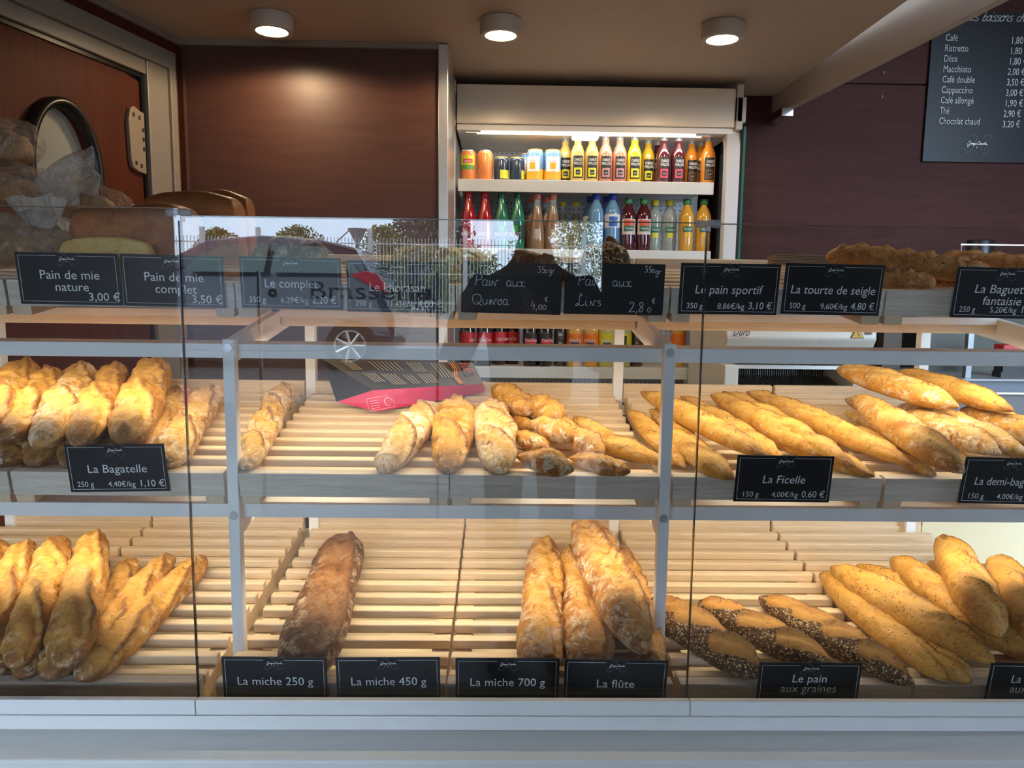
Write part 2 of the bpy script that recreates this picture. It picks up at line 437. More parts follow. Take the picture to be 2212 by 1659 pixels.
TRAYP = {}   # shelf name -> (front Y, front z, slope)
def on_tray(x, y, tray, off):
    y0, z0, s = TRAYP[tray]; d = ray(x, y)
    t = (z0-s*y0+off-CAM[2])/(d[2]-s*d[1])
    return CAM+d*t
BR = {}
def bread(name, label, tray, p0, p1, wpx, mt, h=(0, 0), cat='bread', group=None, style='baguette', seed=None, flat=.82, roll=0, Y=None, **k):
    """p0, p1: near and far tip of the loaf; h: how far each end is lifted off the slats"""
    seed = seed if seed is not None else len(BR)+3
    Rr = .03
    for _ in range(3):
        off = .62*Rr*flat+.002
        A = on_tray(p0[0], p0[1], tray, off+h[0]); B = on_tray(p1[0], p1[1], tray, off+h[1])
        if Y: A, B = at(p0[0], p0[1], Y[0]), at(p1[0], p1[1], Y[1])
        Mi = (A+B)/2; Rr = .5*wpx*np.dot(Mi-CAM, FW)/F
    A, B = Vector(A), Vector(B); L_ = (B-A).length
    ax = (B-A).normalized(); s = TRAYP[tray][2]
    nz = Vector((0, -s, 1)); yv = nz.cross(ax).normalized(); zv = ax.cross(yv).normalized()
    if roll:
        q = Matrix.Rotation(R_(roll), 3, ax); yv = q @ yv; zv = q @ zv
    geo = bread_geo(L_, Rr, style, seed, flat=flat, **k)
    me = bread_mesh(name, [(geo, None)], mt)
    o = bpy.data.objects.new(name, me); COL.objects.link(o)
    M_ = Matrix.Identity(4); base = (A+B)/2-zv*(.62*Rr*flat)
    for i in range(3):
        M_[i][0], M_[i][1], M_[i][2], M_[i][3] = ax[i], yv[i], zv[i], base[i]
    o.matrix_world = M_
    tag(o, label, cat, group); BR[label] = o
    return o

# ---------------------------------------------------------------- room shell
CZ = 2.455
mb = MB().box(-2.6, 1.17, 1.0, 3.9, CZ, CZ+.04); struct('ceiling', mb, CEILM, 'beige ceiling with three round lamps')
mb = MB().box(-3, 3.2, .9, 4.2, -.04, 0); struct('floor', mb, plain('dark_floor', (.10, .09, .08), .6), 'shop floor')
mb = MB().box(-1.14, -.222, 2.70, 2.74, 0, CZ); struct('wall_back', mb, PANEL, 'brown wood panelled wall under the lamps')
mb = MB().box(-1.119, -.218, 2.686, 2.70, CZ-.020, CZ-.001); struct('trim_1', mb, FRAMEG, 'grey strip along the ceiling edge')
mb = MB().box(-.222, -.188, 2.685, 2.72, 0, CZ-.004); mb.box(-.196, -.188, 2.72, 3.86, 0, CZ-.002)
struct('trim_2', mb, ALU, 'aluminium corner strip beside the drinks cooler', bevel=.002)
mb = MB().box(-.30, 1.6, 3.86, 3.9, 0, CZ); struct('wall_alcove', mb, PANELR, 'wall behind the drinks cooler')
# wall on the right with a horizontal panel joint
Z_J = 2.512
mb = MB().box(1.03, 3.2, 3.30, 3.34, 0, Z_J-.004).box(1.03, 3.2, 3.30, 3.34, Z_J+.004, 2.95).box(1.03, 3.2, 3.315, 3.34, Z_J-.01, Z_J+.01)
mb.box(1.03, 1.05, 3.34, 3.86, 0, CZ)
struct('wall_right_back', mb, PANELR, 'plum brown panelled wall behind the menu board')
mb = MB()
for (x, z) in ((1.64, 2.56), (1.64, 2.46)): mb.box(x-.006, x+.006, 3.296, 3.3, z-.006, z+.006)
struct('trim_3', mb, plain('brown_screw_cap', (.05, .02, .015), .5), 'two brown screw caps on the plum wall')
mb = MB().box(1.2, 3.2, 1.0, 3.4, 2.95, 2.99); struct('ceiling_right', mb, CEILM, 'higher ceiling on the right')
mb = MB().box(3.2, 3.24, 1.0, 3.4, 0, 2.99); struct('wall_right', mb, PANELR)
# dropped lambrequin board running back from the serving side
a0, a1 = np.array([1.37, 1.05]), np.array([1.165, 3.3])
mb = MB().hexa([(a0[0], a0[1], 2.37), (a0[0]+.03, a0[1], 2.37), (a1[0]+.03, a1[1], 2.37), (a1[0], a1[1], 2.37)],
               [(a0[0]-.005, a0[1], 2.97), (a0[0]+.03, a0[1], 2.97), (a1[0]+.03, a1[1], 2.97), (a1[0]-.005, a1[1], 2.97)])
struct('trim_4', mb, CEILM, 'hanging beige board running back from the front')
mb = MB().box(1.150, 1.197, 3.14, 3.29, 2.338, 2.369); struct('trim_5', mb, CHROME, 'chrome corner at the end of the hanging board')
# wall on the left, at an angle, with the door
C0 = Vector((-1.119, 2.70, 0)); WD = Vector((math.sin(R_(14)), math.cos(R_(14)), 0)); WN = Vector((WD.y, -WD.x, 0))
WM = Matrix.Identity(4)
for i in range(3): WM[i][0], WM[i][1], WM[i][2], WM[i][3] = WD[i], -WN[i], (0, 0, 1)[i], C0[i]
# wall-local frame: x along the wall (0 at the back corner, negative towards the front), -y into the shop, z up
def wl(mb): 
    mb.v = [tuple(WM @ Vector(p)) for p in mb.v]; return mb
DL, DR_, DT = -1.25, -.078, 2.335
mb = MB().box(DR_-.02, 0.0, 0, .05, 0, CZ).box(-1.55, DL, 0, .05, 0, CZ).box(DL, DR_-.02, 0, .05, DT+.0, CZ)
struct('wall_left', wl(mb), DOORW, 'dark red wall with a door on the left')
mb = MB().box(-1.55, 0.0, -.012, 0, CZ-.022, CZ-.001); struct('trim_6', wl(mb), FRAMEG, 'grey strip where the left wall meets the ceiling')
mb = MB().box(-.012, .02, -.02, 0, 0, CZ-.03); struct('trim_7', wl(mb), PANEL, 'brown corner strip')
E_ = thing('door_1', 'red mahogany door with a black rimmed oval window', 'door'); E_['kind'] = 'structure'; E_.matrix_world = WM
f = MB().box(DR_-.0, DR_+.032, -.022, .0, 0, DT+.058).box(DR_-.100, DR_, -.012, .05, 0, DT)
f.box(DL, DR_+.0, -.022, 0, DT, DT+.058).box(DL, DR_-.100, -.008, .05, DT-.045, DT)
f.build('door_frame', FRAMEG, E_, bevel=.003)
g = MB().box(DR_-.112, DR_-.100, .004, .06, 0, DT-.045).box(DL, DR_-.112, .004, .06, DT-.058, DT-.045)
g.build('door_seal', RUBBER, E_)
WCX, WCZ = -.525, 1.93
def ell(a, b, n=48): return [(WCX+a*math.cos(2*math.pi*k/n), WCZ+b*math.sin(2*math.pi*k/n)) for k in range(n)]
lf = MB(); n = 48
oo = ell(.108, .178); Rc = []
for k in range(n):      # leaf front face as a ring from the oval hole to the leaf outline
    a = 2*math.pi*k/n; dx, dz = math.cos(a), math.sin(a)
    x0, x1, z0, z1 = DL, DR_-.113, .02, DT-.058
    tx = ((x1-WCX)/dx if dx > 0 else (x0-WCX)/dx) if abs(dx) > 1e-6 else 1e9
    tz = ((z1-WCZ)/dz if dz > 0 else (z0-WCZ)/dz) if abs(dz) > 1e-6 else 1e9
    tt = min(tx, tz); Rc.append((WCX+dx*tt, WCZ+dz*tt))
v = [(x, .012, z) for x, z in oo]+[(x, .012, z) for x, z in Rc]+[(x, .055, z) for x, z in oo]+[(x, .055, z) for x, z in Rc]
fs = []
for k in range(n):
    k2 = (k+1) % n; fs += [(k, k2, n+k2, n+k), (2*n+k, 3*n+k, 3*n+k2, 2*n+k2), (k, 2*n+k, 2*n+k2, k2), (n+k, n+k2, 3*n+k2, 3*n+k)]
lf.add(v, fs)
lf.build('door_leaf', DOORW, E_)
rim = MB()
rr = []
for sx, yy in ((.106, .010), (.106, -.006), (.113, -.020), (.124, -.024), (.133, -.016), (.135, .0), (.135, .012)): rr.append([(x, yy, z) for x, z in ell(sx, sx+.068)])
v = [p for r in rr for p in r]; fs = []
for i in range(len(rr)-1):
    for k in range(n): fs.append((i*n+k, i*n+(k+1) % n, (i+1)*n+(k+1) % n, (i+1)*n+k))
rim.add(v, fs); rim.build('window_rim', RUBBER, E_, smooth=True)
pn = MB(); pn.prism_y([(x, z) for x, z in ell(.108, .176)], .026, .032)
pn.build('window_pane', plain('grey_green_pane', (.30, .325, .30), .12, spec=.6), E_)
hg = MB(); hp = []
for (x, z) in ((-.258, 2.01), (-.25, 1.985), (-.225, 1.975), (-.191, 1.972), (-.191, 2.165), (-.21, 2.168), (-.235, 2.178), (-.252, 2.168), (-.262, 2.13)): hp.append((x, z))
hg.prism_y(hp, -.004, .012); hob = hg.build('hinge', plain('beige_hinge_cover', (.25, .20, .15), .5), E_, bevel=.003)
hs = MB()
for (x, z) in ((-.24, 2.15), (-.215, 2.145), (-.238, 2.0), (-.215, 1.995), (-.200, 2.08), (-.200, 2.05), (-.200, 2.11)): hs.box(x-.004, x+.004, -.006, -.003, z-.006, z+.006)
hs.build('hinge_screw', DARKM, hob)

# ---------------------------------------------------------------- ceiling lamps
def downlight(loc, label):
    t = thing('ceiling_lamp', label, 'lamp', loc, group='round lamps under the ceiling')
    MB().lathe([(.062, 0), (.066, -.004), (.066, -.046), (.063, -.050), (.050, -.050), (.046, -.040), (.046, -.02)], 40, caps=False).build('lamp_housing', plain('beige_lamp_housing', (.50, .44, .38), .45), t, smooth=40)
    MB().lathe([(.001, -.049), (.046, -.049), (.046, -.046), (.001, -.046)], 32).build('lamp_glass', LAMPG, t)
    l = bpy.data.lights.new('lamp_beam', 'SPOT'); l.energy = 13; l.color = (1, .72, .42); l.spot_size = R_(172); l.spot_blend = .25; l.shadow_soft_size = .04
    o = bpy.data.objects.new('lamp_beam', l); COL.objects.link(o); o.location = (loc[0], loc[1], loc[2]-.06)
downlight((-.725, 2.457, CZ), 'round white ceiling lamp above the bare brown wall, leftmost of three')
downlight((-.006, 2.457, CZ), 'round white ceiling lamp left of the cooler middle, second of three')
downlight((.697, 2.457, CZ), 'round white ceiling lamp nearest the hanging beige board')

# ---------------------------------------------------------------- menu board
bz = 2.19; bx0 = 1.83
t = thing('menu_board', 'tall black hot drinks price board hung on the plum wall', 'menu board', (bx0, 3.285, bz))
MB().box(0, .62, 0, .012, 0, .62).build('board', SLATE, t)
rows = [('Café', '1,80 €'), ('Ristretto', '1,80 €'), ('Déca', '1,80 €'), ('Macchiato', '2,00 €'), ('Café double', '3,50 €'), ('Cappuccino', '3,00 €'), ('Café allongé', '1,90 €'), ('Thé', '2,90 €'), ('Chocolat chaud', '3,20 €')]
wid = [.052, .10, .056, .119, .140, .135, .143, .041, .177]
BINK = plain('board_print', (.55, .55, .55), .6)
for k, (a, b) in enumerate(rows):
    P = at(2042-1.8*k, 84+22.5*k, 3.283)
    text(a, 'lettering', BINK, t, (P[0]-bx0, -.003, P[2]-bz-.008), .040, wid[k])
    P = at(2183-2.3*k, 90+22.6*k, 3.283)
    text(b, 'price_lettering', BINK, t, (P[0]-bx0, -.003, P[2]-bz-.008), .040, .075)
P = at(2085, 38, 3.283)
BOARD = (t, P[0]-bx0, P[2]-bz-.012)

# shop emblem: two looping initials with a thin handwritten signature across
def spline(pts, n=6):
    P = [Vector(p) for p in pts]; out = []
    for i in range(len(P)-1):
        a, b, c, d = P[max(i-1, 0)], P[i], P[i+1], P[min(i+2, len(P)-1)]
        for k in range(n):
            u = k/n
            out.append(.5*((2*b)+(c-a)*u+(2*a-5*b+4*c-d)*u*u+(3*b-a-3*c+d)*u**3))
    out.append(P[-1]); return out
YV = Vector((0, 1, 0))
def emblem_meshes():
    a = MB()
    J = [(-.1, .62), (-.42, .95), (-.2, 1.0), (.02, .72), (-.06, .3), (-.2, -.25), (-.45, -.75), (-.78, -.9), (-.9, -.6), (-.6, -.25), (-.2, .05)]
    Cc = [(.55, .75), (.85, 1.0), (1.02, .9), (.9, .55), (.55, .1), (.3, -.4), (.42, -.85), (.75, -.85), (1.0, -.45)]
    for S in (J, Cc):
        p = [Vector((x*.0155, 0, z*.0105)) for x, z in [(q.x, q.y) for q in spline([(x, z, 0) for x, z in S])]]
        a.tube(p, .00032, 5, flat=YV)
    b = MB()
    S1 = [(-1.0, -.1), (-.8, .35), (-.65, .45), (-.7, .0), (-.85, -.35), (-.95, -.2), (-.6, .05), (-.5, .2), (-.55, -.05), (-.42, .15), (-.4, -.05), (-.3, .2), (-.33, -.3), (-.22, .12), (-.15, -.08), (-.08, .15), (-.05, -.05), (.05, .1)]
    S2 = [(.38, .35), (.25, .4), (.1, .05), (.2, -.1), (.35, .05), (.42, .3), (.42, -.08), (.52, .12), (.6, -.05), (.66, .15), (.7, -.05), (.78, .15), (.84, -.05), (.95, .3), (.94, -.05), (1.05, .12), (1.1, -.1), (1.2, .0)]
    for S in (S1, S2):
        b.tube([Vector((q.x*.0105, 0, q.y*.0075)) for q in spline([(x, z, 0) for x, z in S], 4)], .00030, 5, flat=YV)
    b.lathe([(.0, -.0003), (.0006, -.0003), (.0006, .0003), (.0, .0003)], 8, T=Matrix.Translation((.0005, -.0003, -.0036)) @ Matrix.Rotation(R_(90), 4, 'X'), caps=False)
    return a.mesh('emblem'), b.mesh('signature')
EM_A, EM_B = emblem_meshes(); EM_A.materials.append(GREYINK); EM_B.materials.append(INK)
def emblem(parent, loc, s=1.0):
    s *= 1.22; a = bpy.data.objects.new('emblem', EM_A); b = bpy.data.objects.new('signature', EM_B)
    for o in (a, b): COL.objects.link(o)
    a.parent = parent; a.location = loc; a.scale = (s, s, s); b.parent = a; b.location = (0, -.0006, 0)
P = at(2108, 312, 3.283); emblem(t, (P[0]-bx0, -.003, P[2]-bz), 3.2)

# ---------------------------------------------------------------- display rack
PX = (-1.310, -.4965, .3155, 1.130)
SL = .153
t = thing('bread_rack', 'white metal shelf rack carrying the two upper rows of bread trays', 'shelf rack', (0, 1.36, .86))
t.location = (0, 0, 0)
def arm_poly(zf, h0, h1): return [(1.372, zf-h0), (1.372, zf), (1.95, zf+SL*.578), (1.95, zf+SL*.578-h1)]
for x in PX:
    MB().box(x-.0105, x+.0105, 1.36, 1.382, .90, 1.51).build('post', RACKW, t, bevel=.0015)
    MB().box(x-.013, x+.013, 1.945, 1.97, .88, 1.58).build('rear_post', RACKW, t, bevel=.0015)
    for zf in (1.510, 1.194):
        a = MB().prism_x(arm_poly(zf, .044 if zf > 1.4 else .060, .05), x-.0085, x+.0085).build('arm', RACKW, t, bevel=.001)
        MB().lathe([(0, 0), (.005, 0), (.005, .001), (.0078, .001), (.0085, -.002)], 20, T=Matrix.Translation((x, 1.359, zf-.016)) @ Matrix.Rotation(R_(90), 4, 'X'), caps=False).build('screw', SCREW, t)
        s = MB()
        for sgn in (-1, 1):
            s.lathe([(0, 0), (.006, 0), (.006, .002), (.0, .002)], 14, T=Matrix.Translation((x+sgn*.0095, 1.40, zf-.018)) @ Matrix.Rotation(R_(90), 4, 'Y'), caps=False)
        s.build('side_screw', SCREW, a)
for i in range(3):
    x0, x1 = PX[i]+.0105, PX[i+1]-.0105
    for z in (1.500, 1.194):
        b = MB().box(x0, x1, 1.385, 1.388, z-.0265, z).box(x0, x1, 1.388, 1.455, z-.003, z).box(x0, x1, 1.452, 1.455, z-.0175, z-.003).box(x0, x1, 1.455, 1.478, z-.003, z)
        rl = b.build('front_rail', RACKW, t, bevel=.0008)
        MB().box(x0+.03, x1-.03, 1.459, 1.471, z-.0042, z-.0031).build('light_strip', LAMPG, rl)
    MB().box(x0-.02, x1+.02 if i < 2 else x1-.0, 1.655, 1.685, 1.541, 1.557).build('cross_rail', RACKW, t, bevel=.001)
    MB().box(x0-.0, x1+.0, 1.66, 1.70, 1.5215, 1.541).build('cross_batten', ASH, t, bevel=.001)
    MB().box(PX[i]+.013, PX[i+1]-.013, 1.948, 1.968, 1.28, 1.305).build('rear_rail', RACKW, t)
# solid deck the bottom trays stand on, and the cream end panel
t = thing('display_base', 'cream inner deck and end panel of the counter under the bottom trays', 'counter', (0, 1.6, .84)); t.location = (0, 0, 0)
MB().box(-1.33, 1.75, 1.20, 2.02, .80, .838).build('deck', CREAM, t)
MB().box(-1.28, 1.75, 2.0, 2.02, .838, .94).build('back_board', CREAM, t)
MB().box(1.185, 1.75, 1.985, 2.0, .838, 1.22).build('end_panel', CREAM, t)

# ---------------------------------------------------------------- slatted trays
def tray(shelf, x0, x1, label, y0, y1, zf, plank, slope, slat_h=.020, n=None, group=None, wood_front=None, pitch=.0505):
    """y0,zf: top front edge of the front board"""
    t = thing('bread_tray', label, 'tray', ((x0+x1)/2, y0, zf), (math.atan(slope), 0, 0), group)
    w = (x1-x0)/2; L_ = (y1-y0)*math.sqrt(1+slope*slope)
    MB().box(-w, w, 0, .022, -plank, 0).build('front_board', wood_front or ASH_DAY, t, bevel=.0012)
    n = n or int((L_-.03)/pitch)
    s = MB()
    st = (L_-.022-.02)/(n-1)
    for k in range(n):
        y = .032+(k)*st
        s.box(-w+.001, w-.001, y, y+.020, -.006-slat_h, -.006)
    s.box(-w, w, L_-.004, L_+.012, -.040, .012)
    s.build('slats', ASH, t, bevel=.003)
    for sx in (-1, 1):
        c = sx*(w-.020)
        MB().box(c-.017, c+.017, .0006, L_-.01, -plank-.016 if plank < .06 else -plank, -.0262).build('side_runner', ASHY, t, bevel=.001)
    TRAYP[shelf] = (y0, zf-.006, slope)
    return t
Gm, Gt, Gb = 'slatted trays on the middle shelf', 'slatted trays on the top shelf', 'slatted trays on the bottom deck'
tray('mid', -1.300, -.909, 'middle shelf tray at the far left frame edge', 1.355, 1.945, 1.261, .047, SL, group=Gm)
tray('mid', -.904, -.512, 'middle shelf tray holding the pile of rustic bagatelle loaves', 1.355, 1.945, 1.261, .047, SL, group=Gm)
tray('mid', -.484, -.0925, 'middle shelf tray under the black and pink paper bag', 1.355, 1.945, 1.261, .047, SL, group=Gm)
tray('mid', -.0905, .302, 'middle shelf tray under the twisted loaves', 1.355, 1.945, 1.261, .047, SL, group=Gm)
tray('mid', .330, .7265, 'middle shelf tray under the long thin ficelles', 1.355, 1.945, 1.261, .047, SL, group=Gm)
tray('mid', .733, 1.118, 'middle shelf tray under the pile of half baguettes', 1.355, 1.945, 1.261, .047, SL, group=Gm)
tray('top', -1.300, -.895, 'top shelf tray at the far left under the bagged breads', 1.36, 1.74, 1.613, .048, SL, group=Gt)
tray('top', -.890, -.483, 'top shelf tray under the tall brown pan loaves', 1.36, 1.74, 1.613, .048, SL, group=Gt)
tray('top', -.481, -.082, 'top shelf tray behind the complet and khorasan price cards', 1.36, 1.74, 1.613, .048, SL, group=Gt)
tray('top', -.080, .311, 'top shelf tray behind the two handwritten cards', 1.36, 1.74, 1.613, .048, SL, group=Gt)
tray('top', .314, .708, 'top shelf tray behind the sportif and rye tourte cards', 1.36, 1.74, 1.613, .048, SL, group=Gt)
tray('top', .711, 1.118, 'top shelf tray under the speckled fancy baguettes', 1.36, 1.74, 1.613, .048, SL, group=Gt)
SB = .103
tray('bot', -1.345, -.940, 'bottom tray at the far left frame edge', 1.245, 1.965, .909, .046, SB, group=Gb)
tray('bot', -.935, -.527, 'bottom tray under the pile of plain baguettes', 1.245, 1.965, .909, .046, SB, group=Gb)
tray('bot', -.497, -.0905, 'bottom tray carrying the single dark miche', 1.245, 1.965, .909, .046, SB, group=Gb)
tray('bot', -.0875, .3165, 'bottom tray under the four leaning flutes', 1.245, 1.965, .909, .046, SB, group=Gb)
tray('bot', .330, .7485, 'bottom tray under the dark seeded loaves', 1.245, 1.965, .909, .046, SB, group=Gb)
tray('bot', .7535, 1.168, 'bottom tray under the flax speckled baguettes', 1.245, 1.965, .909, .046, SB, group=Gb)

# ---------------------------------------------------------------- glass screen
GX = ((-1.318, -.4945), (-.4925, .3215), (.3235, 1.14))
GL = ('left glass pane in front of the bagatelle loaves', 'middle glass pane mirroring the parked car', 'right glass pane in front of the ficelles')
EDGEM = plain('dark_glass_edge', (.06, .038, .025), .12, spec=.7)
ztop = (1.722, 1.711, 1.710)
for (x0, x1), lb, zt in zip(GX, GL, ztop):
    t = thing('glass_screen', lb, 'glass pane', ((x0+x1)/2, 1.165, .92), group='glass panes of the counter screen')
    w = (x1-x0)/2
    MB().box(-w, w, 0, .008, 0, zt-.92).build('pane', GLASS, t)
    for sx_ in (1,): MB().box(sx_*(w-.0010)-.0007, sx_*(w-.0010)+.0007, .0004, .0076, 0.004, zt-.922).build('side_edge', EDGEM, t)
    MB().box(-w+.0005, w-.0005, .0015, .0065, zt-.92, zt-.92+.0012).build('polished_edge', GEDGE if x0 > -1 and x0 < 0 else plain('amber_glass_edge', (.30, .20, .13), .2), t)
for x, zt, lb in ((-.4935, 1.716, 'clear clip joining the left and middle glass panes'), (.3225, 1.7105, 'clear clip joining the middle and right glass panes')):
    t = thing('glass_clip', lb, 'clip', (x, 1.169, zt))
    MB().lathe([(.0, -.019), (.0062, -.019), (.0062, .019), (.0, .019)], 16, T=Matrix.Rotation(R_(90), 4, 'Y')).build('barrel', CLEARP, t, smooth=40)
    MB().box(-.003, .003, -.005, .005, -.012, -.004).build('screw', SCREW, t)

# ---------------------------------------------------------------- counter front
t = thing('service_counter', 'white front of the serving counter below the glass', 'counter', (0, 1.15, 0))
for x0, x1 in ((-1.47, -.4942), (-.4928, .3222), (.3236, 2.2)):
    MB().box(x0, x1, 0, .012, .9055, .931).build('fascia_board', WHITE, t, bevel=.0012)
MB().box(-1.47, 2.2, -.003, .04, .8815, .9050).build('lower_fascia', WHITE, t, bevel=.001)
MB().hexa([(-1.47, -.055, .840), (2.2, -.055, .840), (2.2, .04, .840), (-1.47, .04, .840)], [(-1.47, -.055, .862), (2.2, -.055, .862), (2.2, .04, .8812), (-1.47, .04, .8812)]).build('ledge', WHITEP, t, bevel=.004, seg=3)
MB().box(-1.47, 2.2, -.052, .04, 0, .840).build('front_panel', WHITE, t)
MB().box(-1.47, 2.2, .0125, .0215, .89, .9235).build('glass_channel', plain('grey_profile', (.16, .165, .17), .3), t)

# ---------------------------------------------------------------- price cards
CW, CH = .1815, .0925
def ptag(label, tl, tr, Y, lines, weight=None, kilo=None, price=None, italic=0, tilt=7, name='price_card', frame=True, emb=True, title=None):
    A = at(tl[0], tl[1], Y); B = at(tr[0], tr[1], Y)
    w = CW if abs((B-A)[0]-CW) < .02 else (B-A)[0]
    rz = math.atan2(B[2]-A[2], B[0]-A[0])
    c = (A+B)/2
    t = thing(name, label, 'price card', c, (R_(tilt), rz*-1, 0), group='black price cards')
    MB().box(-w/2, w/2, 0, .0022, -CH, 0).build('card', SLATE, t, bevel=.0006)
    if frame:
        m_ = .0052; lw = .00055; x0, x1, z0, z1 = -w/2+m_, w/2-m_, -CH+m_, -m_
        f = MB(); g = .0185
        for a in ((x0, -g, z1-lw, z1), (g, x1, z1-lw, z1), (x0, x1, z0, z0+lw), (x0, x0+lw, z0, z1), (x1-lw, x1, z0, z1)):
            f.box(a[0], a[1], -.0004, 0, a[2], a[3])
        f.build('border_line', INK, t)
    if emb: emblem(t, (0, -.0006, -.0115))
    z = title if title else (-.0545 if len(lines) == 1 else -.0465)
    for i, (s, wd, dx) in enumerate(lines):
        text(s, 'title_lettering', INK, t, (dx, -.0006, z-(.0215 if title is None else .0195)*i), .0225, wd, 'CENTER', shear=italic)
    for s, xx, wd, sz in ((weight, -.077, .030, .0150), (kilo, -.020, .050, .0150), (price, .0365, .0435, .0185)):
        if s: text(s, 'small_lettering', INK, t, (xx, -.0006, -CH+.0105), sz, wd, shear=italic*.5)
    return t
Yt = 1.347
c = ptag('price card reading Pain de mie nature', (36, 544), (247, 548), Yt, [('Pain de mie', .105, .002), ('nature', .059, .004)])
text('3,00 €', 'price_lettering', INK, c, (.031, -.0006, -.0845), .0205, .056)
c = ptag('price card reading Pain de mie complet', (262, 548), (476, 554), Yt, [('Pain de mie', .105, .002), ('complet', .074, .004)])
text('3,50 €', 'price_lettering', INK, c, (.031, -.0006, -.0845), .0205, .054)
ptag('price card reading Le complet', (516, 553), (735, 558), Yt, [('Le complet', .095, 0)], '350 g', '6,29€/kg', '2,20 €')
ptag('price card reading Le khorasan', (757, 562), (957, 566), Yt, [('Le khorasan', .100, 0)], '350 g', '11,43€/kg', '4,00 €')
ptag('price card reading Le pain sportif', (1477, 568), (1683, 571), Yt, [('Le pain sportif', .124, -.002)], '350 g', '8,86€/kg', '3,10 €', italic=.12)
ptag('price card reading La tourte de seigle', (1703, 568), (1909, 573), Yt, [('La tourte de seigle', .155, 0)], '500 g', '9,60€/kg', '4,80 €', italic=.12)
ptag('price card reading La Baguette fantaisie', (2074, 576), (2280, 581), Yt, [('La Baguette', .108, 0), ('fantaisie', .071, 0)], '250 g', '5,20€/kg', '1,30 €', italic=.12)
ptag('price card reading La Bagatelle', (135, 961), (356, 959), 1.342, [('La Bagatelle', .108, 0)], '250 g', '4,40€/kg', '1,10 €')
ptag('price card reading La Ficelle', (1590, 983), (1807, 986), 1.342, [('La Ficelle', .080, 0)], '150 g', '4,00€/kg', '0,60 €', italic=.12)
ptag('price card reading La demi-baguette', (2083, 987), (2300, 992), 1.342, [('La demi-baguette', .135, 0)], '150 g', '4,00€/kg', '0,60 €', italic=.12)
Yb = 1.222
for lb, tl, tr, ln, it in (('price card reading La miche 250 g', (477, 1419), (705, 1421), [('La miche 250 g', .131, 0)], 0),
    ('price card reading La miche 450 g', (723, 1421), (951, 1420), [('La miche 450 g', .131, 0)], 0),
    ('price card reading La miche 700 g', (985, 1422), (1208, 1423), [('La miche 700 g', .131, 0)], 0),
    ('price card reading La flûte', (1221, 1424), (1444, 1428), [('La flûte', .066, 0)], 0),
    ('price card reading Le pain aux graines', (1640, 1431), (1865, 1433), [('Le pain', .061, 0), ('aux graines', .099, 0)], .08),
    ('price card reading La Tradition aux graines, cut by the frame edge', (2139, 1432), (2364, 1436), [('La Tradition', .10, 0), ('aux graines', .099, 0)], .08)):
    ptag(lb, tl, tr, Yb, ln, italic=it, tilt=6, title=-.054 if len(ln) == 1 else -.0385)

